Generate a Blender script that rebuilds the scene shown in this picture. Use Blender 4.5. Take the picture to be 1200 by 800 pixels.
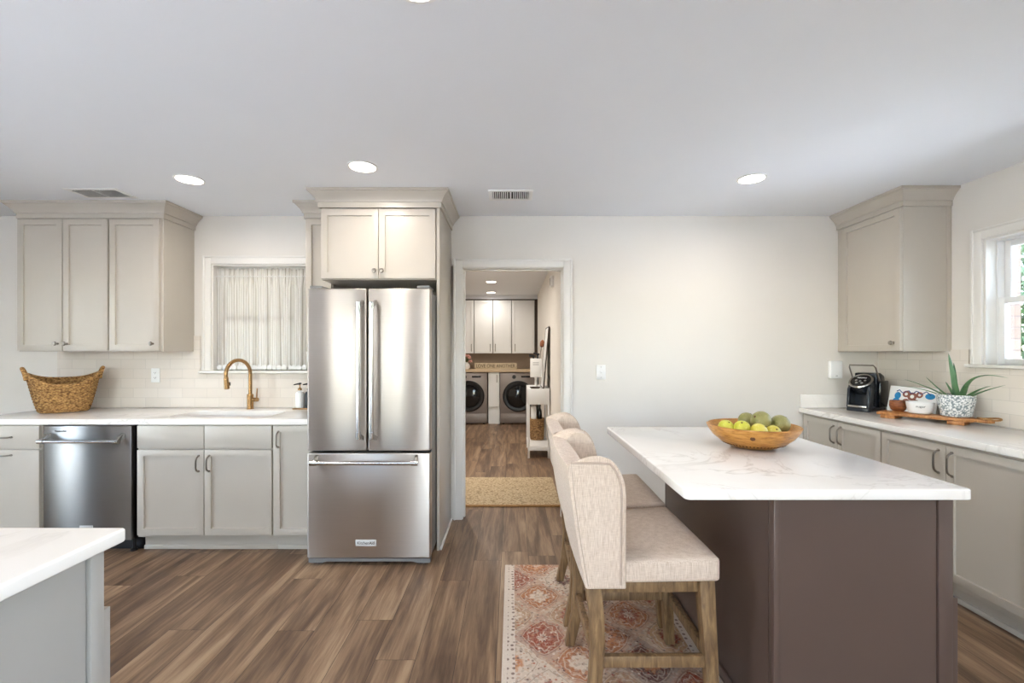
import bpy, bmesh, math, random
from mathutils import Vector, Matrix, Euler
random.seed(7)
C = bpy.context.scene.collection
SC = bpy.context.scene
PI = math.pi
for o in list(bpy.data.objects): bpy.data.objects.remove(o)

# ------------------------------------------------------------------ camera
F, CX, HY, CH = 530.0, 600.0, 412.0, 1.37      # focal length (px of 1200), vanishing point, eye height
cam_d = bpy.data.cameras.new('camera'); cam = bpy.data.objects.new('camera', cam_d); C.objects.link(cam)
cam.location = (0, 0, CH); cam.rotation_euler = (PI/2, 0, 0)
cam_d.sensor_width = 36; cam_d.lens = 36*F/1200; cam_d.shift_y = 12/1200; cam_d.clip_start = .02
SC.camera = cam
def P(px, py, d): return Vector(((px-CX)*d/F, d, CH-(py-HY)*d/F))

# ------------------------------------------------------------------ view, world, exposure
vs = SC.view_settings
vs.view_transform = 'Standard'; vs.look = 'None'; vs.gamma = 1; vs.use_curve_mapping = False
vs.exposure = 0.60
W = bpy.data.worlds.new('sky'); SC.world = W; W.use_nodes = True
wn = W.node_tree.nodes; wl = W.node_tree.links
sky = wn.new('ShaderNodeTexSky'); sky.sky_type = 'NISHITA'; sky.sun_disc = False
sky.sun_elevation = math.radians(62); sky.sun_rotation = math.radians(200); sky.air_density = 1.0; sky.dust_density = 1.0
SKY_STRENGTH = 2.0
wn['Background'].inputs['Strength'].default_value = SKY_STRENGTH
wl.new(sky.outputs[0], wn['Background'].inputs['Color'])
LAMP_W = 4.4            # each kitchen downlight
LAUNDRY_W = 3.6
LAMP_COL = (1.0, .95, .89)
sun_d = bpy.data.lights.new('sun', 'SUN'); sun_d.energy = 24.0; sun_d.angle = .02; sun_d.color = (.93, .965, 1)
sun = bpy.data.objects.new('sun', sun_d); C.objects.link(sun); sun.location = (0, -8, 12); sun.rotation_euler = (math.radians(-24), math.radians(-8), 0)

# ------------------------------------------------------------------ helpers: materials
def lin(c):
    def f(v):
        v /= 255.0
        return v/12.92 if v <= .04045 else ((v+.055)/1.055)**2.4
    return (f(c[0]), f(c[1]), f(c[2]), 1)
def new_mat(name):
    m = bpy.data.materials.new(name); m.use_nodes = True
    nt = m.node_tree
    return m, nt, nt.nodes, nt.links, nt.nodes['Principled BSDF']
def N(nt, typ, **kw):
    n = nt.nodes.new(typ)
    for k, v in kw.items(): setattr(n, k, v)
    return n
def math_n(nt, op, a, b=None, c=None, clamp=False):
    n = nt.nodes.new('ShaderNodeMath'); n.operation = op; n.use_clamp = clamp
    for i, v in enumerate((a, b, c)):
        if v is None: continue
        if isinstance(v, (int, float)): n.inputs[i].default_value = v
        else: nt.links.new(v, n.inputs[i])
    return n.outputs[0]
def ramp(nt, fac, stops, interp='LINEAR'):
    r = nt.nodes.new('ShaderNodeValToRGB'); e = r.color_ramp.elements; r.color_ramp.interpolation = interp
    while len(e) < len(stops): e.new(.5)
    for i, (p, col) in enumerate(stops):
        e[i].position = p; e[i].color = col
    nt.links.new(fac, r.inputs[0]); return r.outputs[0]
def mix(nt, fac, a, b, mode='MIX'):
    n = nt.nodes.new('ShaderNodeMix'); n.data_type = 'RGBA'; n.blend_type = mode
    if isinstance(fac, (int, float)): n.inputs[0].default_value = fac
    else: nt.links.new(fac, n.inputs[0])
    for i, v in ((6, a), (7, b)):
        if isinstance(v, tuple): n.inputs[i].default_value = v
        else: nt.links.new(v, n.inputs[i])
    return n.outputs[2]
def coords(nt, kind='Object', scale=(1, 1, 1), rot=(0, 0, 0)):
    t = nt.nodes.new('ShaderNodeTexCoord'); mp = nt.nodes.new('ShaderNodeMapping')
    mp.inputs['Scale'].default_value = scale; mp.inputs['Rotation'].default_value = rot
    nt.links.new(t.outputs[kind], mp.inputs['Vector']); return mp.outputs[0]
def noise(nt, vec, scale, detail=3, rough=.5, dist=0):
    n = nt.nodes.new('ShaderNodeTexNoise'); n.inputs['Scale'].default_value = scale
    n.inputs['Detail'].default_value = detail; n.inputs['Roughness'].default_value = rough; n.inputs['Distortion'].default_value = dist
    nt.links.new(vec, n.inputs['Vector']); return n.outputs[0]
def bump(nt, bs, height, strength=.2, dist=.01):
    b = nt.nodes.new('ShaderNodeBump'); b.inputs['Strength'].default_value = strength; b.inputs['Distance'].default_value = dist
    nt.links.new(height, b.inputs['Height']); nt.links.new(b.outputs[0], bs.inputs['Normal'])
def paint(name, col, rough=.5, var=.03, nscale=6, metal=0, bumpy=0, bscale=80, spec=.5):
    """painted / plain surface with a faint procedural mottling"""
    m, nt, nn, ll, b = new_mat(name)
    v = coords(nt); f = noise(nt, v, nscale, 3)
    a = lin(col); d = tuple(a[i]*(1-var*2) for i in range(3))+(1,); u = tuple(min(1, a[i]*(1+var)) for i in range(3))+(1,)
    ll.new(ramp(nt, f, [(.25, d), (.75, u)]), b.inputs['Base Color'])
    b.inputs['Roughness'].default_value = rough; b.inputs['Metallic'].default_value = metal
    b.inputs['Specular IOR Level'].default_value = spec
    if bumpy: bump(nt, b, noise(nt, v, bscale, 4), bumpy, .004)
    return m
def emit(name, col, s):
    m, nt, nn, ll, b = new_mat(name)
    b.inputs['Base Color'].default_value = lin(col); b.inputs['Emission Color'].default_value = lin(col); b.inputs['Emission Strength'].default_value = s
    return m
def wood(name, cols, scale=(3, 3, 30), nscale=4, rough=.45, axis=None):
    m, nt, nn, ll, b = new_mat(name)
    v = coords(nt, 'Object', scale)
    f = noise(nt, v, nscale, 6, .6, .6)
    ll.new(ramp(nt, f, [(.3, lin(cols[0])), (.5, lin(cols[1])), (.72, lin(cols[2]))]), b.inputs['Base Color'])
    b.inputs['Roughness'].default_value = rough; bump(nt, b, f, .15, .003)
    return m
def brushed(name, col, rough=.28, grain=(2, 2, 300), aniso=.9, rot=0.25):
    m, nt, nn, ll, b = new_mat(name)
    v = coords(nt, 'Object', grain); f = noise(nt, v, 3, 3, .6)
    a = lin(col)
    ll.new(ramp(nt, f, [(.3, tuple(a[i]*.93 for i in range(3))+(1,)), (.7, a)]), b.inputs['Base Color'])
    b.inputs['Metallic'].default_value = 1; b.inputs['Roughness'].default_value = rough
    b.inputs['Anisotropic'].default_value = aniso; b.inputs['Anisotropic Rotation'].default_value = rot
    t = N(nt, 'ShaderNodeTangent', direction_type='RADIAL', axis='Z'); ll.new(t.outputs[0], b.inputs['Tangent'])
    bump(nt, b, f, .02, .001)
    return m

M = {}
M['wall'] = paint('wall_paint', (228, 222, 213), .75, .008, 3, bumpy=.04, bscale=120)
M['ceiling'] = paint('ceiling_paint', (238, 240, 243), .8, .006, 2, bumpy=.05, bscale=90)
M['trim'] = paint('trim_paint', (233, 229, 222), .4, .008)
M['cab'] = paint('greige_cabinet_paint', (190, 181, 168), .32, .012, 5)
M['penin'] = paint('cool_grey_cabinet_paint', (164, 160, 153), .4, .012, 5)
M['umber'] = paint('umber_cabinet_paint', (92, 75, 67), .32, .02, 4)
M['white'] = paint('white_lacquer', (236, 235, 232), .35, .008)
M['plastic'] = paint('white_plastic', (240, 239, 236), .35, .005)
M['silver'] = paint('pale_badge_metal', (205, 203, 200), .35, .01)
M['black'] = paint('black_plastic', (22, 22, 24), .35, .03)
M['gloss_black'] = paint('gloss_black', (12, 13, 16), .08, .03)
M['dark'] = paint('dark_void', (26, 22, 20), .7, .05)
M['chrome'] = paint('bright_metal', (200, 198, 194), .16, .01, metal=1)
M['nickel'] = paint('satin_nickel', (150, 143, 134), .28, .02, metal=1)
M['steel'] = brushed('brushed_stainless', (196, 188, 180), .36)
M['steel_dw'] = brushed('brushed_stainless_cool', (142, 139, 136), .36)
M['graphite'] = paint('graphite_steel', (142, 132, 126), .38, .02, metal=.5)
M['grey_metal'] = paint('grey_enamel', (124, 122, 120), .4, .02)
M['gold'] = paint('brushed_champagne_bronze', (172, 136, 94), .27, .03, 20, metal=1)
M['ledge'] = paint('birch_worktop', (206, 182, 150), .5, .04, 9)
M['tan'] = paint('tan_backsplash', (184, 160, 136), .5, .03, 5)
M['sink'] = paint('white_sink', (226, 222, 216), .2, .01)
M['lamp'] = emit('lamp_lens', (255, 246, 232), 9.0)
M['pink'] = paint('pink_petals', (222, 164, 150), .7, .1, 30)
M['leafg'] = paint('leaf_green', (52, 84, 38), .5, .2, 10)
M['rope'] = paint('jute_rope', (172, 128, 78), .8, .15, 60, bumpy=.5, bscale=90)
M['copper'] = wood('dark_wood_cup', [(84, 44, 22), (132, 74, 38), (164, 100, 56)], (6, 6, 18))
M['board'] = wood('acacia_board', [(128, 78, 38), (178, 118, 64), (206, 150, 92)], (9, 9, 3), 4)
M['stool_wood'] = wood('weathered_oak', [(82, 60, 38), (122, 94, 62), (152, 122, 84)], (14, 14, 2.2), 4, .55)

def floor_mat():
    m, nt, nn, ll, b = new_mat('plank_floor')
    t = N(nt, 'ShaderNodeTexCoord'); s = N(nt, 'ShaderNodeSeparateXYZ'); ll.new(t.outputs['Object'], s.inputs[0])
    u = math_n(nt, 'DIVIDE', math_n(nt, 'ADD', s.outputs[0], 20.05), .18); row = math_n(nt, 'FLOOR', u); fu = math_n(nt, 'FRACT', u)
    w1 = N(nt, 'ShaderNodeTexWhiteNoise', noise_dimensions='1D'); ll.new(row, w1.inputs['W'])
    v = math_n(nt, 'ADD', math_n(nt, 'DIVIDE', math_n(nt, 'ADD', s.outputs[1], 20), 1.22), w1.outputs[0]); col_ = math_n(nt, 'FLOOR', v); fv = math_n(nt, 'FRACT', v)
    cid = N(nt, 'ShaderNodeCombineXYZ'); ll.new(row, cid.inputs[0]); ll.new(col_, cid.inputs[1])
    w2 = N(nt, 'ShaderNodeTexWhiteNoise', noise_dimensions='2D'); ll.new(cid.outputs[0], w2.inputs['Vector'])
    eu = math_n(nt, 'MULTIPLY', math_n(nt, 'MINIMUM', fu, math_n(nt, 'SUBTRACT', 1, fu)), .18)
    ev = math_n(nt, 'MULTIPLY', math_n(nt, 'MINIMUM', fv, math_n(nt, 'SUBTRACT', 1, fv)), 1.22)
    joint = math_n(nt, 'LESS_THAN', math_n(nt, 'MINIMUM', eu, ev), .0011)
    comb = N(nt, 'ShaderNodeVectorMath', operation='MULTIPLY_ADD')
    ll.new(w2.outputs[1], comb.inputs[0]); comb.inputs[1].default_value = (7, 9, 5); ll.new(t.outputs['Object'], comb.inputs[2])
    def g(sc, scale, det, rough, dist):
        mp = N(nt, 'ShaderNodeMapping'); mp.inputs['Scale'].default_value = sc; ll.new(comb.outputs[0], mp.inputs['Vector'])
        return noise(nt, mp.outputs[0], scale, det, rough, dist)
    g1 = g((9, .8, 1), 1.3, 5, .55, .7); g2 = g((90, 3.0, 1), 2, 4, .65, .2); g3 = g((22, 1.6, 1), 1.6, 5, .6, 1.2)
    f = math_n(nt, 'ADD', math_n(nt, 'MULTIPLY', g1, .62), math_n(nt, 'MULTIPLY', g2, .16))
    f = math_n(nt, 'ADD', f, math_n(nt, 'MULTIPLY', g3, .22))
    f = math_n(nt, 'ADD', f, math_n(nt, 'MULTIPLY', math_n(nt, 'SUBTRACT', w2.outputs[0], .5), .08))
    col = ramp(nt, f, [(.35, lin((82, 62, 47))), (.45, lin((108, 84, 64))), (.54, lin((138, 111, 86))), (.65, lin((168, 141, 112)))])
    col = mix(nt, joint, col, lin((58, 44, 34)))
    ll.new(col, b.inputs['Base Color'])
    b.inputs['Roughness'].default_value = .42; b.inputs['Specular IOR Level'].default_value = .35
    bump(nt, b, math_n(nt, 'SUBTRACT', math_n(nt, 'MULTIPLY', g2, .3), joint), .12, .003)
    return m
M['floor'] = floor_mat()
def quartz_mat():
    m, nt, nn, ll, b = new_mat('veined_quartz')
    v = coords(nt, 'Object', (1, 1, 1), (0, 0, .6))
    w = noise(nt, v, 1.7, 5, .6, 1.2)
    vein = math_n(nt, 'ABSOLUTE', math_n(nt, 'SUBTRACT', w, .5))
    msk = noise(nt, v, 1.1, 2)
    line = ramp(nt, vein, [(0, (1, 1, 1, 1)), (.006, (.55, .55, .55, 1)), (.02, (0, 0, 0, 1))])
    k = math_n(nt, 'MULTIPLY', line, ramp(nt, msk, [(.48, (0, 0, 0, 1)), (.64, (.42, .42, .42, 1))]))
    cloud = ramp(nt, noise(nt, v, 2.4, 3), [(.3, lin((234, 228, 220))), (.7, lin((243, 239, 233)))])
    ll.new(mix(nt, k, cloud, lin((172, 160, 146))), b.inputs['Base Color'])
    b.inputs['Roughness'].default_value = .16
    return m
M['quartz'] = quartz_mat()
def tile_mat():
    m, nt, nn, ll, b = new_mat('subway_tile')
    t = N(nt, 'ShaderNodeTexCoord'); s = N(nt, 'ShaderNodeSeparateXYZ'); ll.new(t.outputs['Object'], s.inputs[0])
    cb = N(nt, 'ShaderNodeCombineXYZ'); ll.new(math_n(nt, 'ADD', s.outputs[0], s.outputs[1]), cb.inputs[0]); ll.new(s.outputs[2], cb.inputs[1])
    br = N(nt, 'ShaderNodeTexBrick'); br.offset = .5; ll.new(cb.outputs[0], br.inputs['Vector'])
    br.inputs['Color1'].default_value = lin((226, 216, 204)); br.inputs['Color2'].default_value = lin((232, 223, 212)); br.inputs['Mortar'].default_value = lin((212, 203, 192))
    br.inputs['Scale'].default_value = 1; br.inputs['Mortar Size'].default_value = .0016; br.inputs['Mortar Smooth'].default_value = .3
    br.inputs['Brick Width'].default_value = .2; br.inputs['Row Height'].default_value = .0785
    ll.new(br.outputs[0], b.inputs['Base Color']); b.inputs['Roughness'].default_value = .14
    h = math_n(nt, 'SUBTRACT', math_n(nt, 'MULTIPLY', noise(nt, cb.outputs[0], 9, 2), .35), br.outputs[1])
    bump(nt, b, h, .35, .003)
    return m
M['tile'] = tile_mat()
def brick_mat():
    m, nt, nn, ll, b = new_mat('tan_brick')
    t = N(nt, 'ShaderNodeTexCoord'); s = N(nt, 'ShaderNodeSeparateXYZ'); ll.new(t.outputs['Object'], s.inputs[0])
    cb = N(nt, 'ShaderNodeCombineXYZ'); ll.new(math_n(nt, 'ADD', s.outputs[0], s.outputs[1]), cb.inputs[0]); ll.new(s.outputs[2], cb.inputs[1])
    br = N(nt, 'ShaderNodeTexBrick'); ll.new(cb.outputs[0], br.inputs['Vector'])
    br.inputs['Color1'].default_value = lin((122, 104, 88)); br.inputs['Color2'].default_value = lin((104, 88, 74)); br.inputs['Mortar'].default_value = lin((92, 82, 74))
    br.inputs['Scale'].default_value = 1; br.inputs['Mortar Size'].default_value = .005; br.inputs['Brick Width'].default_value = .23; br.inputs['Row Height'].default_value = .075
    nz = noise(nt, cb.outputs[0], 30, 3)
    ll.new(mix(nt, ramp(nt, nz, [(.4, (0, 0, 0, 1)), (.7, (.35, .35, .35, 1))]), br.outputs[0], lin((120, 96, 80))), b.inputs['Base Color'])
    b.inputs['Roughness'].default_value = .9; bump(nt, b, math_n(nt, 'SUBTRACT', 1, br.outputs[1]), .6, .008)
    return m
M['brick'] = brick_mat()
def linen_mat(name, cols, s=240):
    m, nt, nn, ll, b = new_mat(name)
    v1 = coords(nt, 'Object', (s, s, 26)); v2 = coords(nt, 'Object', (40, 40, s))
    f = math_n(nt, 'ADD', math_n(nt, 'MULTIPLY', noise(nt, v1, 1, 2), .68), math_n(nt, 'MULTIPLY', noise(nt, v2, 1, 2), .32))
    ll.new(ramp(nt, f, [(.36, lin(cols[0])), (.5, lin(cols[1])), (.64, lin(cols[2]))]), b.inputs['Base Color'])
    b.inputs['Roughness'].default_value = .9; b.inputs['Specular IOR Level'].default_value = .15
    b.inputs['Sheen Weight'].default_value = .15
    bump(nt, b, f, .25, .002)
    return m
M['linen'] = linen_mat('oatmeal_linen', [(188, 166, 147), (208, 188, 169), (221, 204, 187)], 520)
M['piping'] = paint('linen_piping', (182, 161, 144), .9, .06, 60)
def wicker_mat(name, cols, s=70):
    m, nt, nn, ll, b = new_mat(name)
    v = coords(nt, 'Object', (s, s, s*1.5))
    vo = N(nt, 'ShaderNodeTexVoronoi'); vo.inputs['Scale'].default_value = 1; ll.new(v, vo.inputs['Vector'])
    col = ramp(nt, vo.outputs[0], [(0, lin(cols[2])), (.45, lin(cols[1])), (.85, lin(cols[0]))])
    sh = noise(nt, v, .5, 3)
    ll.new(mix(nt, ramp(nt, sh, [(.4, (0, 0, 0, 1)), (.65, (.5, .5, .5, 1))]), col, lin(cols[0])), b.inputs['Base Color'])
    b.inputs['Roughness'].default_value = .7; bump(nt, b, math_n(nt, 'SUBTRACT', 1, vo.outputs[0]), .6, .008)
    return m
M['wicker'] = wicker_mat('water_hyacinth', [(112, 74, 36), (196, 148, 86), (226, 186, 124)], 70)
M['wicker_small'] = wicker_mat('tan_wicker', [(110, 80, 48), (170, 130, 84), (196, 160, 110)], 45)
def jute_mat():
    m, nt, nn, ll, b = new_mat('jute_weave')
    v = coords(nt, 'Object', (55, 70, 1))
    vo = N(nt, 'ShaderNodeTexVoronoi'); vo.inputs['Scale'].default_value = 1; ll.new(v, vo.inputs['Vector'])
    ll.new(ramp(nt, vo.outputs[0], [(0, lin((218, 200, 168))), (.5, lin((194, 172, 138))), (.9, lin((146, 124, 94)))]), b.inputs['Base Color'])
    b.inputs['Roughness'].default_value = .95; bump(nt, b, math_n(nt, 'SUBTRACT', 1, vo.outputs[0]), .6, .006)
    return m
M['jute'] = jute_mat()
RX0, RX1, RY0, RY1 = -.044, .872, .55, 2.893
def rug_mat():
    m, nt, nn, ll, b = new_mat('persian_rug')
    t = N(nt, 'ShaderNodeTexCoord'); s = N(nt, 'ShaderNodeSeparateXYZ'); ll.new(t.outputs['Object'], s.inputs[0])
    x, y = s.outputs[0], s.outputs[1]
    wob = N(nt, 'ShaderNodeTexNoise'); wob.inputs['Scale'].default_value = 9; ll.new(t.outputs['Object'], wob.inputs['Vector'])
    wx = math_n(nt, 'MULTIPLY', math_n(nt, 'SUBTRACT', wob.outputs[0], .5), .05)
    u = math_n(nt, 'DIVIDE', math_n(nt, 'ADD', x, wx), .30); v = math_n(nt, 'DIVIDE', math_n(nt, 'ADD', y, wx), .36)
    p = math_n(nt, 'ADD', u, v); q = math_n(nt, 'SUBTRACT', u, v)
    ip = math_n(nt, 'FLOOR', p); iq = math_n(nt, 'FLOOR', q)
    fp = math_n(nt, 'SUBTRACT', math_n(nt, 'SUBTRACT', p, ip), .5); fq = math_n(nt, 'SUBTRACT', math_n(nt, 'SUBTRACT', q, iq), .5)
    # ogee distance : between a diamond and a circle
    r2 = math_n(nt, 'SQRT', math_n(nt, 'ADD', math_n(nt, 'MULTIPLY', fp, fp), math_n(nt, 'MULTIPLY', fq, fq)))
    mx = math_n(nt, 'MAXIMUM', math_n(nt, 'ABSOLUTE', fp), math_n(nt, 'ABSOLUTE', fq))
    dist = math_n(nt, 'ADD', math_n(nt, 'MULTIPLY', r2, .45), math_n(nt, 'MULTIPLY', mx, .55))
    ang = math_n(nt, 'ARCTAN2', fp, fq)
    cid = N(nt, 'ShaderNodeCombineXYZ'); ll.new(ip, cid.inputs[0]); ll.new(iq, cid.inputs[1])
    wnz = N(nt, 'ShaderNodeTexWhiteNoise', noise_dimensions='3D'); ll.new(cid.outputs[0], wnz.inputs['Vector'])
    base = ramp(nt, wnz.outputs[0], [(0, lin((220, 206, 190))), (.24, lin((178, 116, 76))), (.44, lin((196, 164, 128))), (.58, lin((104, 64, 62))), (.74, lin((150, 78, 58))), (.9, lin((180, 148, 120)))], 'CONSTANT')
    inner = ramp(nt, wnz.outputs[1] if False else math_n(nt, 'FRACT', math_n(nt, 'MULTIPLY', wnz.outputs[0], 7.3)), [(0, lin((150, 74, 60))), (.3, lin((206, 142, 98))), (.55, lin((108, 70, 76))), (.8, lin((228, 216, 200)))], 'CONSTANT')
    pet = math_n(nt, 'SINE', math_n(nt, 'MULTIPLY', ang, 10.0))
    dd = math_n(nt, 'ADD', dist, math_n(nt, 'MULTIPLY', pet, .025))
    centre = ramp(nt, dd, [(0, (1, 1, 1, 1)), (.07, (.1, .1, .1, 1)), (.1, (1, 1, 1, 1)), (.19, (.9, .9, .9, 1)), (.235, (0, 0, 0, 1))])
    col = mix(nt, centre, base, inner)
    ring = ramp(nt, dd, [(.0, (0, 0, 0, 1)), (.075, (1, 1, 1, 1)), (.1, (0, 0, 0, 1)), (.29, (0, 0, 0, 1)), (.315, (.7, .7, .7, 1)), (.335, (0, 0, 0, 1))])
    col = mix(nt, ring, col, lin((232, 220, 204)))
    edge = ramp(nt, dist, [(.39, (0, 0, 0, 1)), (.405, (.8, .8, .8, 1)), (.425, (.1, .1, .1, 1)), (.455, (.55, .55, .55, 1))])
    col = mix(nt, edge, col, lin((214, 200, 184)))
    line = ramp(nt, dist, [(.415, (0, 0, 0, 1)), (.428, (.75, .75, .75, 1)), (.442, (0, 0, 0, 1))])
    col = mix(nt, line, col, lin((132, 116, 108)))
    # scattered blossoms
    vo = N(nt, 'ShaderNodeTexVoronoi'); vo.inputs['Scale'].default_value = 46; ll.new(t.outputs['Object'], vo.inputs['Vector'])
    sp = ramp(nt, vo.outputs[0], [(.18, (1, 1, 1, 1)), (.34, (0, 0, 0, 1))])
    sepc = N(nt, 'ShaderNodeSeparateColor'); ll.new(vo.outputs[1], sepc.inputs[0])
    spc = ramp(nt, sepc.outputs[0], [(0, lin((104, 66, 66))), (.3, lin((178, 92, 70))), (.55, lin((232, 220, 204))), (.8, lin((126, 112, 108)))], 'CONSTANT')
    col = mix(nt, math_n(nt, 'MULTIPLY', sp, math_n(nt, 'GREATER_THAN', sepc.outputs[1], .35)), col, spc)
    v2 = N(nt, 'ShaderNodeTexVoronoi'); v2.inputs['Scale'].default_value = 85; ll.new(t.outputs['Object'], v2.inputs['Vector'])
    sc2 = N(nt, 'ShaderNodeSeparateColor'); ll.new(v2.outputs[1], sc2.inputs[0])
    tint = ramp(nt, sc2.outputs[0], [(0, lin((226, 212, 196))), (.3, lin((172, 100, 76))), (.5, lin((120, 92, 88))), (.68, lin((206, 170, 136))), (.86, lin((150, 138, 132)))], 'CONSTANT')
    col = mix(nt, math_n(nt, 'MULTIPLY', math_n(nt, 'GREATER_THAN', sc2.outputs[1], .55), .38), col, tint)
    # border
    ex = math_n(nt, 'MINIMUM', math_n(nt, 'SUBTRACT', x, RX0), math_n(nt, 'SUBTRACT', RX1, x))
    ey = math_n(nt, 'MINIMUM', math_n(nt, 'SUBTRACT', y, RY0), math_n(nt, 'SUBTRACT', RY1, y))
    e = math_n(nt, 'ADD', ex, math_n(nt, 'MULTIPLY', math_n(nt, 'LESS_THAN', ey, -1), 0))
    vb = N(nt, 'ShaderNodeTexVoronoi'); vb.inputs['Scale'].default_value = 34; vb.inputs['Randomness'].default_value = .35; ll.new(t.outputs['Object'], vb.inputs['Vector'])
    bspk = ramp(nt, vb.outputs[0], [(.2, (1, 1, 1, 1)), (.32, (0, 0, 0, 1))])
    bcol = mix(nt, math_n(nt, 'MULTIPLY', bspk, .85), lin((228, 218, 206)), lin((112, 86, 84)))
    bcol = mix(nt, math_n(nt, 'LESS_THAN', e, .022), bcol, lin((228, 218, 206)))
    col = mix(nt, math_n(nt, 'LESS_THAN', e, .058), col, bcol)
    worn = ramp(nt, noise(nt, t.outputs['Object'], 14, 5, .7), [(.45, (0, 0, 0, 1)), (.72, (.24, .24, .24, 1))])
    col = mix(nt, worn, col, lin((222, 208, 194)))
    fine = noise(nt, t.outputs['Object'], 160, 2)
    col = mix(nt, ramp(nt, fine, [(.42, (0, 0, 0, 1)), (.62, (.3, .3, .3, 1))]), col, lin((206, 184, 166)))
    col = mix(nt, 1.0, col, (.88, .84, .80, 1), 'MULTIPLY')
    ll.new(col, b.inputs['Base Color']); b.inputs['Roughness'].default_value = .95; b.inputs['Specular IOR Level'].default_value = .1
    bump(nt, b, fine, .3, .003)
    return m
M['rug'] = rug_mat()
def curtain_mat():
    m, nt, nn, ll, b = new_mat('striped_curtain')
    uv = N(nt, 'ShaderNodeTexCoord'); s = N(nt, 'ShaderNodeSeparateXYZ'); ll.new(uv.outputs['UV'], s.inputs[0])
    fr = math_n(nt, 'FRACT', math_n(nt, 'MULTIPLY', s.outputs[0], 46.0))
    st = ramp(nt, fr, [(0, (0, 0, 0, 1)), (.12, (0, 0, 0, 1)), (.14, (1, 1, 1, 1)), (.34, (1, 1, 1, 1)), (.36, (0, 0, 0, 1)), (.5, (0, 0, 0, 1)), (.52, (.6, .6, .6, 1)), (.58, (0, 0, 0, 1)), (.8, (0, 0, 0, 1)), (.82, (.5, .5, .5, 1)), (.88, (0, 0, 0, 1))])
    col = mix(nt, st, lin((244, 241, 237)), lin((206, 198, 190)))
    ll.new(col, b.inputs['Base Color']); b.inputs['Roughness'].default_value = .9
    tr = N(nt, 'ShaderNodeBsdfTranslucent'); ll.new(col, tr.inputs[0])
    ms = N(nt, 'ShaderNodeMixShader'); ms.inputs[0].default_value = .5
    ll.new(b.outputs[0], ms.inputs[1]); ll.new(tr.outputs[0], ms.inputs[2]); ll.new(ms.outputs[0], nn['Material Output'].inputs[0])
    return m
M['curtain'] = curtain_mat()
def glass_mat():
    m, nt, nn, ll, b = new_mat('window_glass')
    tr = N(nt, 'ShaderNodeBsdfTransparent'); gl = N(nt, 'ShaderNodeBsdfGlossy'); gl.inputs['Roughness'].default_value = .02
    fr = N(nt, 'ShaderNodeFresnel'); fr.inputs[0].default_value = 1.45; ms = N(nt, 'ShaderNodeMixShader')
    ll.new(fr.outputs[0], ms.inputs[0]); ll.new(tr.outputs[0], ms.inputs[1]); ll.new(gl.outputs[0], ms.inputs[2]); ll.new(ms.outputs[0], nn['Material Output'].inputs[0])
    return m
M['glass'] = glass_mat()
def speckle_mat():
    m, nt, nn, ll, b = new_mat('dotted_glaze')
    v = coords(nt, 'Object', (95, 95, 95)); vo = N(nt, 'ShaderNodeTexVoronoi'); vo.inputs['Scale'].default_value = 1; ll.new(v, vo.inputs['Vector'])
    ll.new(ramp(nt, vo.outputs[0], [(.34, lin((240, 241, 240))), (.72, lin((128, 142, 146)))]), b.inputs['Base Color']); b.inputs['Roughness'].default_value = .35
    return m
M['speckle'] = speckle_mat()
def fruit_mat(name, a, bcol, spots):
    m, nt, nn, ll, b = new_mat(name)
    v = coords(nt); f = noise(nt, v, 14, 3); g = noise(nt, v, 90, 2)
    col = ramp(nt, f, [(.35, lin(a)), (.65, lin(bcol))])
    ll.new(mix(nt, ramp(nt, g, [(.58, (0, 0, 0, 1)), (.68, (.6, .6, .6, 1))]), col, lin(spots)), b.inputs['Base Color']); b.inputs['Roughness'].default_value = .38
    return m
M['green_fruit'] = fruit_mat('green_skin', (122, 120, 64), (152, 144, 90), (174, 160, 112))
M['yellow_fruit'] = fruit_mat('yellow_skin', (204, 188, 56), (216, 204, 100), (226, 216, 140))
M['lime_fruit'] = fruit_mat('lime_skin', (182, 180, 44), (204, 198, 74), (216, 208, 110))
M['bowl'] = wood('bowl_wood', [(134, 86, 34), (180, 124, 54), (204, 152, 84)], (5, 5, 26), 4, .35)
M['carve'] = paint('carved_recess', (86, 48, 22), .6, .05)
def aloe_mat():
    m, nt, nn, ll, b = new_mat('aloe_skin')
    f = noise(nt, coords(nt, 'Object', (30, 30, 8)), 1, 3)
    ll.new(ramp(nt, f, [(.3, lin((58, 96, 66))), (.7, lin((116, 156, 104)))]), b.inputs['Base Color']); b.inputs['Roughness'].default_value = .45
    return m
M['aloe'] = aloe_mat()
M['bark'] = paint('bark', (92, 74, 58), .9, .2, 20)
M['blue'] = paint('blue_ink', (36, 140, 200), .6, .1, 40)
M['navy'] = paint('navy_ink', (32, 66, 130), .6, .1, 40)
M['rust'] = paint('rust_ink', (150, 96, 80), .6, .1, 40)
M['grass'] = paint('lawn_green', (104, 106, 78), .95, .25, 20)
M['concrete'] = paint('pale_bounce_concrete', (214, 213, 210), .9, .03, 2)
M['coffee'] = paint('midnight_plastic', (34, 38, 46), .22, .04)
M['ink'] = paint('dark_ink', (62, 50, 42), .7, .05)
M['sign'] = paint('cream_board', (206, 188, 158), .7, .06, 20)

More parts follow.
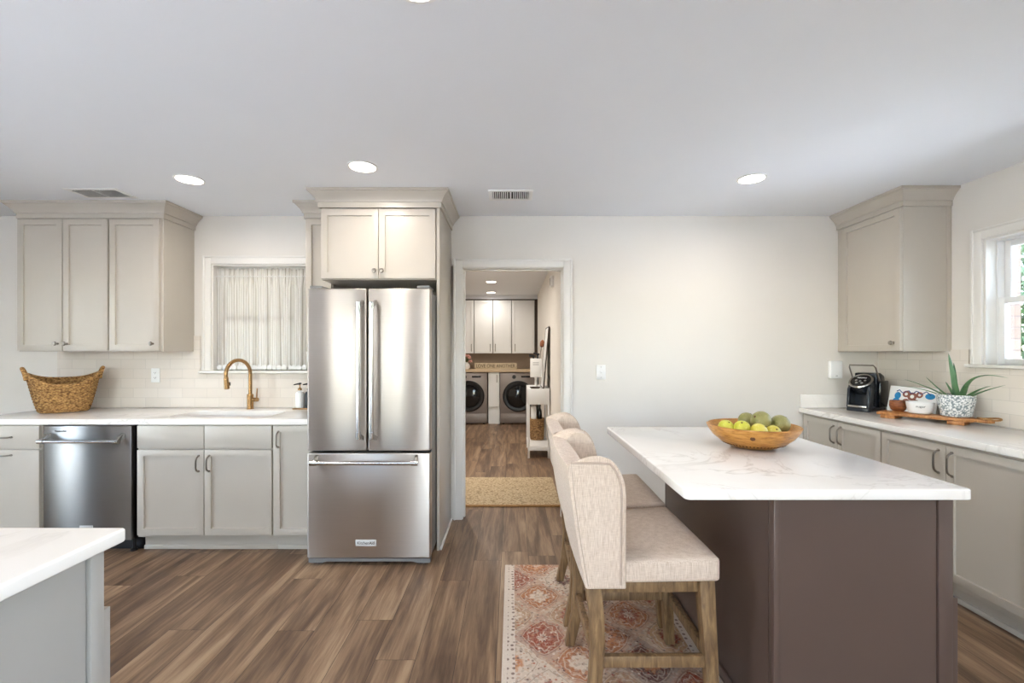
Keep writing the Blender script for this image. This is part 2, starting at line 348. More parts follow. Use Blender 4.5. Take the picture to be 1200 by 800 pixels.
# ------------------------------------------------------------------ helpers: geometry
def B(): return bmesh.new()
def merge(bm, t, mat=None):
    me = bpy.data.meshes.new('t')
    if mat is not None: bmesh.ops.transform(t, matrix=mat, verts=t.verts)
    t.to_mesh(me); t.free(); bm.from_mesh(me); bpy.data.meshes.remove(me); return bm
def box(bm, x0, y0, z0, x1, y1, z1, bev=0.0, seg=2, mat=None):
    t = B(); bmesh.ops.create_cube(t, size=1)
    a, b_ = sorted((x0, x1)); c, d = sorted((y0, y1)); e, f = sorted((z0, z1))
    for v in t.verts: v.co = Vector((a+(v.co.x+.5)*(b_-a), c+(v.co.y+.5)*(d-c), e+(v.co.z+.5)*(f-e)))
    if bev: bmesh.ops.bevel(t, geom=t.edges[:], offset=min(bev, .45*min(b_-a, d-c, f-e)), segments=seg, affect='EDGES', profile=.5)
    return merge(bm, t, mat)
def lathe(bm, prof, n=32, mat=None, cap=True):
    t = B(); rings = []
    for r, z in prof:
        if r < 1e-5: rings.append([t.verts.new((0, 0, z))])
        else: rings.append([t.verts.new((r*math.cos(2*PI*i/n), r*math.sin(2*PI*i/n), z)) for i in range(n)])
    for a, b_ in zip(rings, rings[1:]):
        for i in range(n):
            j = (i+1) % n
            if len(a) == 1 and len(b_) == 1: continue
            if len(a) == 1: t.faces.new((a[0], b_[j], b_[i]))
            elif len(b_) == 1: t.faces.new((a[i], a[j], b_[0]))
            else: t.faces.new((a[i], a[j], b_[j], b_[i]))
    bmesh.ops.recalc_face_normals(t, faces=t.faces[:])
    return merge(bm, t, mat)
def tube(bm, pts, r, n=10, closed=False, mat=None):
    t = B(); pts = [Vector(p) for p in pts]; m = len(pts); rs = r if isinstance(r, (list, tuple)) else [r]*m
    up = None; rings = []
    for i, p in enumerate(pts):
        a = pts[i-1] if (i or closed) else p; c = pts[(i+1) % m] if (i < m-1 or closed) else p
        d = (c-a).normalized()
        if up is None:
            up = d.orthogonal().normalized()
        up = (up-d*up.dot(d))
        up = up.normalized() if up.length > 1e-6 else d.orthogonal().normalized()
        s = d.cross(up)
        rings.append([t.verts.new(p+rs[i]*(math.cos(2*PI*k/n)*up+math.sin(2*PI*k/n)*s)) for k in range(n)])
    for a, c in list(zip(rings, rings[1:]))+([(rings[-1], rings[0])] if closed else []):
        for k in range(n): t.faces.new((a[k], a[(k+1) % n], c[(k+1) % n], c[k]))
    if not closed: t.faces.new(rings[0][::-1]); t.faces.new(rings[-1])
    bmesh.ops.recalc_face_normals(t, faces=t.faces[:])
    return merge(bm, t, mat)
def prism(bm, poly, h0, h1, bev=0, mat=None, seg=2):
    """polygon in XY extruded along Z"""
    t = B(); a = [t.verts.new((x, y, h0)) for x, y in poly]; b_ = [t.verts.new((x, y, h1)) for x, y in poly]; n = len(poly)
    t.faces.new(a[::-1]); t.faces.new(b_)
    for i in range(n): t.faces.new((a[i], a[(i+1) % n], b_[(i+1) % n], b_[i]))
    bmesh.ops.recalc_face_normals(t, faces=t.faces[:])
    if bev: bmesh.ops.bevel(t, geom=[e for e in t.edges if len(e.link_faces) == 2 and e.calc_face_angle(0) > .5], offset=bev, segments=seg, affect='EDGES', profile=.5)
    return merge(bm, t, mat)
def bar(bm, a, b_, w, h, up=(0, 0, 1), bev=.002, w2=None, h2=None):
    """rectangular bar between two points (tapering)"""
    a, b_ = Vector(a), Vector(b_); d = (b_-a).normalized(); up = Vector(up); s = d.cross(up).normalized(); u = s.cross(d)
    t = B(); w2 = w2 or w; h2 = h2 or h; vs_ = []
    for p, ww, hh in ((a, w, h), (b_, w2, h2)):
        vs_.append([t.verts.new(p+s*(sx*ww/2)+u*(sy*hh/2)) for sx, sy in ((-1, -1), (1, -1), (1, 1), (-1, 1))])
    t.faces.new(vs_[0][::-1]); t.faces.new(vs_[1])
    for i in range(4): t.faces.new((vs_[0][i], vs_[0][(i+1) % 4], vs_[1][(i+1) % 4], vs_[1][i]))
    bmesh.ops.recalc_face_normals(t, faces=t.faces[:])
    if bev: bmesh.ops.bevel(t, geom=t.edges[:], offset=bev, segments=2, affect='EDGES', profile=.5)
    return merge(bm, t)
AX = {'-y': (Vector((1, 0, 0)), Vector((0, -1, 0))), '+y': (Vector((-1, 0, 0)), Vector((0, 1, 0))),
      '-x': (Vector((0, -1, 0)), Vector((-1, 0, 0))), '+x': (Vector((0, 1, 0)), Vector((1, 0, 0)))}
def fr(n, o=(0, 0, 0)):
    """frame whose local x runs along the face, y up, z out of the face"""
    u, nn = AX[n]; m = Matrix.Identity(4)
    for r in range(3):
        m[r][0] = u[r]; m[r][1] = (0, 0, 1)[r]; m[r][2] = nn[r]; m[r][3] = o[r]
    return m
def face_rect(n, p0, p1):
    """local u-range for world range p0..p1 of the along axis"""
    return sorted((p0, p1)) if n in ('-y', '+x') else sorted((-p0, -p1))
def panel(n, plane, a0, a1, z0, z1, t=.02, shaker=True, fw=.062, rec=.011, bm=None):
    """shaker (or slab) front: back face on 'plane' of the facing axis, between a0..a1 along"""
    u0, u1 = face_rect(n, a0, a1)
    o = (0, plane, 0) if n in ('-y', '+y') else (plane, 0, 0)
    tb = B(); bmesh.ops.create_cube(tb, size=1)
    for v in tb.verts: v.co = Vector((u0+(v.co.x+.5)*(u1-u0), z0+(v.co.y+.5)*(z1-z0), (v.co.z+.5)*t))
    if shaker:
        f = [f for f in tb.faces if f.normal.z > .9][0]
        bmesh.ops.inset_region(tb, faces=[f], thickness=fw)
        ed = list(f.edges)
        r = bmesh.ops.inset_region(tb, faces=[f], thickness=.0015)
        for v in f.verts: v.co.z -= rec
    es = [e for e in tb.edges if all(abs(v.co.z-t) < 1e-6 for v in e.verts) and any(abs(v.co.x-u0) < 1e-6 or abs(v.co.x-u1) < 1e-6 or abs(v.co.y-z0) < 1e-6 or abs(v.co.y-z1) < 1e-6 for v in e.verts)
          and len([f for f in e.link_faces if abs(f.normal.z) < .1]) == 1]
    bmesh.ops.bevel(tb, geom=es, offset=.0025, segments=2, affect='EDGES', profile=.5)
    return merge(bm or B(), tb, fr(n, o))
def pull(n, plane, a, z, L=.11, vert=True, h=.03, r=.0055):
    """arched bar pull"""
    u, nn = AX[n]; o = Vector((a, plane, z)) if n in ('-y', '+y') else Vector((plane, a, z))
    ax = Vector((0, 0, 1)) if vert else u
    bm = B(); pts = []
    for i in range(15):
        s = -1+2*i/14
        out = h*(1-abs(s)**6) if abs(s) < 1 else 0
        pts.append(o+ax*(s*L/2)+nn*out)
    tube(bm, pts, r, 8)
    for s in (-1, 1):
        p = o+ax*(s*L/2); tube(bm, [p-nn*.0005, p+nn*.006], .008, 10)
    return bm
def knob(n, plane, a, z, r=.016):
    o = (a, plane, z) if n in ('-y', '+y') else (plane, a, z)
    return lathe(B(), [(0, 0), (.009, 0), (.006, .006), (.006, .014), (r*.8, .018), (r, .023), (r*.8, .029), (0, .031)], 20, fr(n, o))
def sweep(path, prof, closed=False):
    """profile (out, z) along a 2-D path; 'out' is to the RIGHT of travel, corners mitred"""
    t = B(); n = len(path); rings = []
    for i, p in enumerate(path):
        p = Vector(p)
        d0 = (p-Vector(path[i-1])).normalized() if i else None
        d1 = (Vector(path[i+1])-p).normalized() if i < n-1 else None
        n0 = Vector((d0.y, -d0.x)) if d0 else None; n1 = Vector((d1.y, -d1.x)) if d1 else None
        if n0 is None: m = n1
        elif n1 is None: m = n0
        else: m = (n0+n1); m = m/ (1+n0.dot(n1))
        rings.append([t.verts.new((p.x+m.x*o, p.y+m.y*o, z)) for o, z in prof])
    k = len(prof)
    for a, b_ in zip(rings, rings[1:]):
        for i in range(k): t.faces.new((a[i], a[(i+1) % k], b_[(i+1) % k], b_[i]))
    t.faces.new(rings[0]); t.faces.new(rings[-1][::-1])
    bmesh.ops.recalc_face_normals(t, faces=t.faces[:])
    return t
def text_bm(txt, size, mat, depth=.001, align='CENTER', fit=None):
    cu = bpy.data.curves.new('t', 'FONT'); cu.body = txt; cu.size = size; cu.extrude = depth; cu.align_x = align; cu.align_y = 'CENTER'
    ob = bpy.data.objects.new('t', cu); C.objects.link(ob)
    me = bpy.data.meshes.new_from_object(ob.evaluated_get(bpy.context.evaluated_depsgraph_get()))
    bm = B(); bm.from_mesh(me); bpy.data.objects.remove(ob); bpy.data.meshes.remove(me)
    if fit:
        w = max(v.co.x for v in bm.verts)-min(v.co.x for v in bm.verts)
        for v in bm.verts: v.co.x *= fit/w
    bmesh.ops.transform(bm, matrix=mat, verts=bm.verts); return bm

# ------------------------------------------------------------------ helpers: objects
def obj(name, bm, mat, parent=None, loc=None, rotz=0, ang=35, local=False, kind=None, label=None):
    """ONE mesh object. World-space bm; verts are moved into the frame of its thing"""
    if parent is not None:
        if not local:
            root = parent
            while root.parent: root = root.parent
            bmesh.ops.transform(bm, matrix=(Matrix.Translation(root.location) @ root.rotation_euler.to_matrix().to_4x4()).inverted(), verts=bm.verts)
    elif loc is not None and not local:
        bmesh.ops.transform(bm, matrix=(Matrix.Translation(loc) @ Matrix.Rotation(rotz, 4, 'Z')).inverted(), verts=bm.verts)
    me = bpy.data.meshes.new(name); bm.to_mesh(me); bm.free()
    me.polygons.foreach_set('use_smooth', [True]*len(me.polygons)); me.set_sharp_from_angle(angle=math.radians(ang))
    o = bpy.data.objects.new(name, me); C.objects.link(o); me.materials.append(M[mat] if isinstance(mat, str) else mat)
    if parent is not None: o.parent = parent
    elif loc is not None: o.location = loc; o.rotation_euler = (0, 0, rotz)
    if kind: o['kind'] = kind
    if label: o['label'] = label
    return o
def thing(name, label, cat, loc=(0, 0, 0), rotz=0, group=None):
    o = bpy.data.objects.new(name, None); C.objects.link(o); o.empty_display_size = .1
    o.location = loc; o.rotation_euler = (0, 0, rotz); return tag(o, label, cat, group)
def tag(o, label, cat, group=None):
    o['label'] = label; o['category'] = cat
    if group: o['group'] = group
    return o
def copy_tree(o, parent=None):
    c = o.copy(); C.objects.link(c)
    if parent is not None: c.parent = parent
    for ch in [x for x in bpy.data.objects if x.parent == o]: copy_tree(ch, c)
    return c
def struct(name, bm, mat, parent=None):
    o = obj(name, bm, mat, parent)
    if parent is None: o['kind'] = 'structure'
    return o
def subsurf(o, n=2):
    md = o.modifiers.new('s', 'SUBSURF'); md.levels = n; md.render_levels = n

# ================================================================== SETTING
D, ZC, XR, XL, YR = 3.70, 2.48, 2.99, -6.0, -3.6
WT = .13
def wall_with_holes(n, plane, a0, a1, z0, z1, holes, t):
    """wall slab with rectangular holes (a0,a1,z0,z1); grows along +facing-axis-opposite"""
    bm = B(); xs = sorted({a0, a1} | {h[0] for h in holes} | {h[1] for h in holes}); zs = sorted({z0, z1} | {h[2] for h in holes} | {h[3] for h in holes})
    for i in range(len(xs)-1):
        for j in range(len(zs)-1):
            cx, cz = (xs[i]+xs[i+1])/2, (zs[j]+zs[j+1])/2
            if any(h[0] < cx < h[1] and h[2] < cz < h[3] for h in holes): continue
            if n == 'y': box(bm, xs[i], plane, zs[j], xs[i+1], plane+t, zs[j+1])
            else: box(bm, plane, xs[i], zs[j], plane+t, xs[i+1], zs[j+1])
    bmesh.ops.remove_doubles(bm, verts=bm.verts[:], dist=1e-5)
    return bm
# the openings
WL = (-2.455, -1.66, 1.215, 2.085)           # window over the sink (x0,x1,z0,z1)
DR = (-.415, .43, 0, 2.065)                   # doorway
WR = (1.75, 2.865, 1.29, 2.085)               # window in the right wall (y0,y1,z0,z1)
struct('floor', box(B(), XL-.1, YR-.1, -.05, XR+.12, 9.5, 0), 'floor')
struct('ceiling', box(B(), XL-.1, YR-.1, ZC, XR+.12, 9.5, ZC+.06), 'ceiling')
struct('wall_back', wall_with_holes('y', D, XL, XR, 0, ZC, [WL, DR], WT), 'wall')
struct('wall_right', wall_with_holes('x', XR, YR, D+WT, 0, ZC, [WR, (-2.6, -.6, 0, 2.3)], .12), 'wall')
struct('wall_left', wall_with_holes('x', XL-.1, YR, D+WT, 0, ZC, [(-2.4, 1.3, .1, 2.32)], .1), 'wall')
struct('wall_rear', wall_with_holes('y', YR-.1, XL, XR, 0, ZC, [(-4.0, -3.3, .1, 2.32), (-2.95, -2.0, .1, 2.32), (-.3, 1.0, .1, 2.32)], .1), 'wall')
LXR, LXL, LYB = .50, -1.7, 9.25
struct('wall_laundry_right', box(B(), LXR, D+WT, 0, LXR+.1, LYB+.1, ZC), 'wall')
struct('wall_laundry_left', box(B(), LXL-.1, D+WT, 0, LXL, LYB+.1, ZC), 'wall')
struct('wall_laundry_back', box(B(), LXL, LYB, 0, LXR, LYB+.1, ZC), 'wall')
def base_prof(h=.1, t=.014): return [(0, 0), (t, 0), (t, h-.015), (t*.5, h-.004), (0, h)]
struct('baseboard_back', sweep([(2.36, D), (.51, D)][::-1], base_prof()) if False else box(B(), .51, D-.014, 0, 2.36, D, .1, .003), 'trim')
struct('baseboard_left', box(B(), XL, D-.014, 0, -3.72, D, .1, .003), 'trim')
struct('baseboard_laundry', box(B(), LXR-.014, D+WT+.09, 0, LXR, LYB-.8, .1, .003), 'trim')
# doorway casing and jamb
def casing(bm, n, plane, a0, a1, z0, z1, w=.07, t=.018, bottom=False):
    """flat casing with a raised outer bead round an opening on a wall face"""
    s = -1
    def seg(x0, x1, za, zb, oa, ob_, outer):
        if n == 'y': box(bm, x0, plane, za, x1, plane-t, zb, .003)
        else: box(bm, plane, x0, za, plane-t, x1, zb, .003)
    seg(a0-w, a0, z0, z1+w, 0, 0, 0); seg(a1, a1+w, z0, z1+w, 0, 0, 0); seg(a0, a1, z1, z1+w, 0, 0, 0)
    t2 = t+.008; bw = .016
    def bead(x0, x1, za, zb):
        if n == 'y': box(bm, x0, plane, za, x1, plane-t2, zb, .004)
        else: box(bm, plane, x0, za, plane-t2, x1, zb, .004)
    bead(a0-w, a0-w+bw, z0, z1+w); bead(a1+w-bw, a1+w, z0, z1+w); bead(a0-w+bw, a1+w-bw, z1+w-bw, z1+w)
    return bm
cb = casing(B(), 'y', D, DR[0]+.008, DR[1]-.008, 0, DR[3]-.008)
for x0, x1 in ((DR[0], DR[0]+.014), (DR[1]-.014, DR[1])): box(cb, x0, D-.002, 0, x1, D+WT+.002, DR[3])
box(cb, DR[0], D-.002, DR[3]-.014, DR[1], D+WT+.002, DR[3])
for x0, x1 in ((DR[0]+.014, DR[0]+.026), (DR[1]-.026, DR[1]-.014)): box(cb, x0, D+.05, 0, x1, D+.085, DR[3]-.014, .002)
box(cb, DR[0]+.026, D+.05, DR[3]-.026, DR[1]-.026, D+.085, DR[3]-.014, .002)
dc = struct('door_1', cb, 'trim')
for z in (.25, 1.05, 1.85): obj('hinge', box(box(B(), DR[1]-.0175, D+.09, z-.045, DR[1]-.0138, D+.125, z+.045, .001), DR[1]-.022, D+.122, z-.045, DR[1]-.014, D+.129, z+.045, .002), 'nickel', dc)

# windows
def sash(bm, ax, p, a0, a1, z0, z1, w=.045, t=.035):
    def bx(x0, x1, za, zb):
        if ax == 'y': box(bm, x0, p, za, x1, p+t, zb, .003)
        else: box(bm, p, x0, za, p+t, x1, zb, .003)
    bx(a0, a0+w, z0, z1); bx(a1-w, a1, z0, z1); bx(a0+w, a1-w, z0, z0+w); bx(a0+w, a1-w, z1-w, z1); return bm
def window(name, ax, plane, hole, wt, sillext):
    a0, a1, z0, z1 = hole
    bm = casing(B(), ax, plane, a0, a1, z0, z1, .065, .018)
    def bx(b_, x0, x1, ya, yb, za, zb, bev=0):
        if ax == 'y': box(b_, x0, plane+ya, za, x1, plane+yb, zb, bev)
        else: box(b_, plane+ya, x0, za, plane+yb, x1, zb, bev)
    bx(bm, a0, a0+.012, 0, wt, z0, z1); bx(bm, a1-.012, a1, 0, wt, z0, z1); bx(bm, a0+.012, a1-.012, 0, wt, z1-.012, z1)
    w = struct(name, bm, 'trim')
    sl = B(); bx(sl, a0-.085, a1+.085, -.045, 0, z0-.02, z0, .004); bx(sl, a0, a1, 0, wt, z0-.02, z0)
    obj('window_sill', sl, 'trim', w)
    mz = (z0+z1)/2
    f = B(); i0, i1 = a0+.012, a1-.012
    bx(f, i0, i0+.008, wt-.055, wt+.02, z0, z1-.012, .002); bx(f, i1-.008, i1, wt-.055, wt+.02, z0, z1-.012, .002); bx(f, i0+.008, i1-.008, wt-.055, wt+.02, z1-.022, z1-.012, .002)
    obj('window_frame', f, 'white', w)
    lo = sash(B(), ax, plane+wt-.052, i0+.008, i1-.008, z0, mz+.02, .036); obj('sash', lo, 'white', w)
    up = sash(B(), ax, plane+wt-.012, i0+.008, i1-.008, mz-.02, z1-.022, .036); obj('sash', up, 'white', w)
    for q, za, zb in ((-.036, z0+.032, mz-.012), (.004, mz+.012, z1-.054)):
        g = B(); bx(g, i0+.04, i1-.04, wt+q, wt+q+.004, za, zb); obj('pane', g, 'glass', w)
    return w
window('window_1', 'y', D, WL, WT, 0)
window('window_2', 'x', XR, WR, .12, 0)
# unseen glazing added for daylight fill and streak reflections in the steel
def glazed(name, ax, p, a0, a1, z0, z1, nd):
    bm = B(); step = (a1-a0)/nd
    for i in range(nd): sash(bm, ax, p, a0+i*step, a0+(i+1)*step, z0, z1, .05, .04)
    w = struct(name, bm, 'white')
    g = B()
    for i in range(nd):
        if ax == 'y': box(g, a0+i*step+.05, p+.018, z0+.05, a0+(i+1)*step-.05, p+.022, z1-.05)
        else: box(g, p+.018, a0+i*step+.05, z0+.05, p+.022, a0+(i+1)*step-.05, z1-.05)
    obj('pane', g, 'glass', w)
glazed('added_window_3', 'y', YR-.08, -4.0, -3.3, .1, 2.32, 1); glazed('added_window_4', 'y', YR-.08, -2.95, -2.0, .1, 2.32, 1)
glazed('added_window_5', 'y', YR-.08, -.3, 1.0, .1, 2.32, 2); glazed('added_window_6', 'x', XL-.08, -2.4, 1.3, .1, 2.32, 3); glazed('added_window_7', 'x', XR+.03, -2.6, -.6, 0, 2.3, 2)

# outside
pt = box(B(), -14, -15, -.12, 11, YR-.1, -.06); box(pt, -14, YR-.1, -.12, XL-.1, 4.2, -.06); box(pt, XR+.12, YR-.1, -.12, 11, 2.95, -.06)  # unseen pale slabs added to bounce sunlight up onto the ceiling
struct('bounce_slab', pt, 'concrete')
tag(obj('lawn', box(B(), -40, -40, -.25, 40, 40, -.12), 'grass'), 'mown green lawn outside the house', 'grass')['kind'] = 'stuff'
tag(obj('brick_pier', box(B(), XR+.16, 3.0, -.12, 3.375, 3.5, 3.2), 'brick', loc=(XR+.16, 3.0, -.12)), 'tan brick pier just outside the right-hand window', 'brick wall')
tr = thing('leafy_tree', 'green leafy tree beyond the right-hand window', 'tree', (8.9, 7.3, -.12))
obj('trunk', tube(B(), [(8.9, 7.3, -.115), (8.92, 7.32, .8), (8.86, 7.28, 1.6), (8.9, 7.3, 2.6)], [.13, .1, .08, .04], 10), 'bark', tr)
lf = B()
for i in range(5200):
    th, ph = random.uniform(0, 2*PI), math.acos(random.uniform(-1, 1)); r = random.random()**.4
    c = Vector((8.9+1.5*r*math.sin(ph)*math.cos(th), 7.3+1.5*r*math.sin(ph)*math.sin(th), 1.9+1.75*r*math.cos(ph)))
    m = Matrix.Translation(c) @ Euler((random.uniform(0, 6), random.uniform(0, 6), random.uniform(0, 6))).to_matrix().to_4x4()
    s = random.uniform(.05, .10)
    vv = [lf.verts.new(m @ Vector(p)) for p in ((-s, 0, 0), (0, -s*.5, .008), (s, 0, 0), (0, s*.5, .008))]
    lf.faces.new(vv)
obj('foliage', lf, 'leafg', tr, ang=80)

# ================================================================== LIGHTS / CEILING
def downlight(x, y, label, power, group):
    t = thing('recessed_light', label, 'ceiling light', (x, y, ZC), 0, group)
    obj('trim_ring', lathe(B(), [(.074, -.001), (.088, -.001), (.089, -.003), (.087, -.006), (.076, -.006), (.074, -.001)], 36, Matrix.Translation((x, y, ZC))), 'plastic', t)
    obj('lens', lathe(B(), [(0, -.007), (.06, -.007), (.0735, -.005), (.0735, -.0015), (0, -.0015)], 36, Matrix.Translation((x, y, ZC))), 'lamp', t)
    ld = bpy.data.lights.new('bulb', 'AREA'); ld.shape = 'DISK'; ld.size = .14; ld.energy = power; ld.color = LAMP_COL; ld.spread = math.radians(170)
    lo = bpy.data.objects.new('bulb', ld); C.objects.link(lo); lo.parent = t; lo.location = (0, 0, -.011)
    return t
KG = 'recessed lights in the kitchen ceiling'
downlight(-2.077, 2.912, 'round recessed ceiling light in front of the left wall cabinets and sink window', LAMP_W, KG)
downlight(-.895, 2.71, 'round recessed ceiling light right in front of the fridge cabinet', LAMP_W, KG)
downlight(1.536, 2.898, 'round recessed ceiling light at the right, above the island', LAMP_W, KG)
downlight(-.29, 1.352, 'recessed ceiling light cut by the top edge of the picture', LAMP_W, KG)
for x, y in ((-2.1, .9), (1.54, .9), (-3.9, .9), (-.3, -1.2), (1.6, -1.2), (-2.3, -1.2), (-4.3, -1.2)):  # extra lamps added outside the view to light the room
    downlight(x, y, 'added fill light in the ceiling, out of view', LAMP_W, KG)
LG = 'recessed lights in the laundry ceiling'
downlight(-.27, 7.15, 'nearer recessed ceiling light in the laundry room', LAUNDRY_W, LG) if False else None
for py, lab in ((330, 'nearer recessed ceiling light seen through the doorway'), (342.5, 'farther recessed ceiling light seen through the doorway, close to the white cabinets')):
    d = (ZC-CH)*F/(HY-py); downlight((575.5-600)*d/F, d, lab, LAUNDRY_W, LG)
downlight(-.9, 5.6, 'added fill light in the laundry ceiling, hidden behind the wall', LAUNDRY_W*7, LG)  # unseen lamp added to brighten the laundry room

def vent(cx, cy, w, l, label, halves):
    t = thing('ceiling_vent', label, 'vent', (cx, cy, ZC))
    f = B(); z0, z1 = ZC-.007, ZC-.0005; e = .028
    box(f, cx-w/2, cy-l/2, z0, cx+w/2, cy-l/2+e, z1, .002); box(f, cx-w/2, cy+l/2-e, z0, cx+w/2, cy+l/2, z1, .002)
    box(f, cx-w/2, cy-l/2+e, z0, cx-w/2+e, cy+l/2-e, z1, .002); box(f, cx+w/2-e, cy-l/2+e, z0, cx+w/2, cy+l/2-e, z1, .002)
    box(f, cx-.006, cy-l/2+e, z0, cx+.006, cy+l/2-e, z1)
    obj('frame', f, 'plastic', t)
    obj('backing', box(B(), cx-w/2+e, cy-l/2+e, ZC-.0015, cx+w/2-e, cy+l/2-e, ZC-.0005), 'dark', t)
    x0, x1 = cx-w/2+e, cx+w/2-e; n = 18
    for i in range(n):
        x = x0+(i+.5)*(x1-x0)/n
        if abs(x-cx) < .008: continue
        s = 1 if x < cx else -1
        if not halves: s = -1
        obj('slat', bar(B(), (x, cy-l/2+e, ZC-.006), (x, cy+l/2-e, ZC-.006), .0011, .010, (math.sin(s*.75), 0, math.cos(.75)), 0), 'plastic', t)
vent(-.01, 3.20, .31, .205, 'white slatted ceiling vent between the fridge cabinet and the doorway', True)
vent(-2.87, 3.16, .36, .19, 'ceiling vent with white slats above the left wall cabinets', False)

# ================================================================== CABINETS
def carcass(bm, x0, y0, z0, x1, y1, z1): return box(bm, x0, y0, z0, x1, y1, z1, .0015, 1)
CROWN = [(0, 0), (.012, 0), (.012, .036), (.020, .039), (.022, .048), (.030, .062), (.044, .080), (.058, .094), (.060, .099), (.068, .101), (.068, .118), (0, .118)]
def crown(name, path, label, top=ZC-.0015):
    pr = [(o, top-.118+z) for o, z in CROWN]
    return tag(obj(name, sweep(path, pr), 'cab', loc=(path[0][0], path[0][1], top-.118), ang=20), label, 'crown moulding')
UZ0, UZ1 = 1.372, 2.365
def upper_back(x0, x1, label, doors, fy=3.37, z0=UZ0, z1=UZ1, doorz=None, knobs=(), group=None):
    t = thing('wall_cabinet', label, 'cabinet', ((x0+x1)/2, fy, z0), 0, group)
    obj('cabinet_body', carcass(B(), x0, fy, z0, x1, D-.001, z1), 'cab', t)
    dz = doorz or (z0+.006, z1-.012)
    for i, (a, b_) in enumerate(doors):
        dr = obj('door', panel('-y', fy-.001, a, b_, dz[0], dz[1]), 'cab', t)
        if i < len(knobs) and knobs[i] is not None: obj('knob', knob('-y', fy-.021, knobs[i], dz[0]+.052), 'nickel', dr)
    return t
upper_back(-3.672, -2.992, 'greige two-door shaker wall cabinet at the far left above the wicker basket', [(-3.665, -3.334), (-3.328, -2.998)], knobs=(-3.365, -3.297))
upper_back(-2.990, -2.598, 'greige single-door shaker wall cabinet left of the curtained window', [(-2.984, -2.618)], knobs=(-2.66,))
crown('crown_moulding', [(-3.672, D-.001), (-3.672, 3.37), (-2.598, 3.37), (-2.598, D-.001)][::-1][::-1], 'greige crown moulding along the top of the left wall cabinets')
upper_back(-1.535, -1.332, 'narrow greige wall cabinet squeezed between the curtained window and the fridge', [(-1.529, -1.338)])
crown('crown_moulding', [(-1.535, D-.001), (-1.535, 3.37), (-1.33-.075, 3.37)], 'short greige crown moulding just left of the fridge cabinet')
# over the fridge
upper_back(-1.322, -.521, 'greige two-door cabinet above the refrigerator', [(-1.316, -.922), (-.918, -.527)], fy=3.135, z0=1.868, z1=UZ1, knobs=(-.945, -.893))
tag(obj('fridge_end_panel', panel('+x', -.518, 3.116, D-.001, .0, UZ1+.0, .02, shaker=False), 'cab', loc=(-.5, 3.4, 0)), 'tall greige end panel on the right side of the refrigerator', 'panel')
tag(obj('shoe_moulding', box(B(), -.497, 3.118, 0, -.484, D-.03, .022, .005), 'trim', loc=(-.49, 3.4, 0)), 'white shoe strip at the foot of the tall fridge panel', 'trim')
crown('crown_moulding', [(-1.322, D-.001), (-1.322, 3.116), (-.498, 3.116), (-.498, D-.001)], 'greige crown moulding on top of the fridge cabinet')
# right wall cabinet
t = thing('wall_cabinet', 'greige single-door wall cabinet in the right corner above the coffee maker', 'cabinet', (2.83, 3.39, UZ0))
obj('cabinet_body', carcass(carcass(B(), 2.665, 3.08, UZ0, XR-.001, D-.001, UZ1), 2.68, 3.06, UZ0-.012, XR-.001, D-.001, UZ0) if False else carcass(B(), 2.665, 3.08, UZ0, XR-.001, D-.001, UZ1), 'cab', t)
dr = obj('door', panel('-x', 2.664, 3.084, 3.62, UZ0+.004, UZ1-.012), 'cab', t)
obj('knob', knob('-x', 2.644, 3.135, UZ0+.06), 'nickel', dr)
obj('filler_strip', box(B(), XR-.03, 3.074, UZ0, XR-.001, 3.08, UZ1, .001), 'cab', t)
crown('crown_moulding', [(2.665, D-.001), (2.665, 3.08), (XR-.001, 3.08)], 'greige crown moulding on top of the right corner cabinet')

# base cabinets on the back wall
FY = 3.09
def base_back(name, x0, x1, label, fronts, toe=True):
    t = thing(name, label, 'cabinet', ((x0+x1)/2, FY, 0))
    cb_ = B()
    if name == 'sink_base_cabinet':          # open-topped so the basin hangs inside
        box(cb_, x0, FY, .105, x1, FY+.02, .872); box(cb_, x0, FY+.02, .105, x0+.018, D-.012, .872); box(cb_, x1-.018, FY+.02, .105, x1, D-.012, .872)
        box(cb_, x0+.018, FY+.02, .105, x1-.018, D-.012, .123); box(cb_, x0+.018, D-.02, .123, x1-.018, D-.012, .872)
    else: carcass(cb_, x0, FY, .105, x1, D-.012, .872)
    obj('cabinet_body', cb_, 'cab', t)
    obj('toe_kick', box(box(B(), x0, FY+.06, 0, x1, FY+.075, .105), x0, FY+.046, 0, x1, FY+.06, .03, .005), 'cab', t)
    for kind, a, b_, z0, z1, hd in fronts:
        p = obj('door' if kind == 'door' else 'drawer_front', panel('-y', FY-.001, a, b_, z0, z1, shaker=kind != 'slab'), 'cab', t)
        if hd: obj('handle', pull('-y', FY-.0205, hd[0], hd[1], .105, hd[2]), 'nickel', p)
base_back('base_cabinet', -3.70, -3.205, 'greige base cabinet with drawer at the far left, beside the dishwasher', [('slab', -3.695, -3.21, .715, .868, (-3.45, .79, False)), ('shaker', -3.695, -3.21, .124, .703, (-3.45, .668, False))])
base_back('sink_base_cabinet', -2.553, -1.628, 'greige two-door base cabinet under the sink', [('slab', -2.545, -2.094, .715, .868, None), ('slab', -2.088, -1.633, .715, .868, None), ('door', -2.545, -2.094, .124, .703, (-2.127, .612, True)), ('door', -2.088, -1.633, .124, .703, (-2.055, .612, True))])
base_back('base_cabinet', -1.626, -1.332, 'narrow greige base cabinet with one tall door, left of the refrigerator', [('door', -1.62, -1.338, .124, .868, (-1.586, .775, True))])

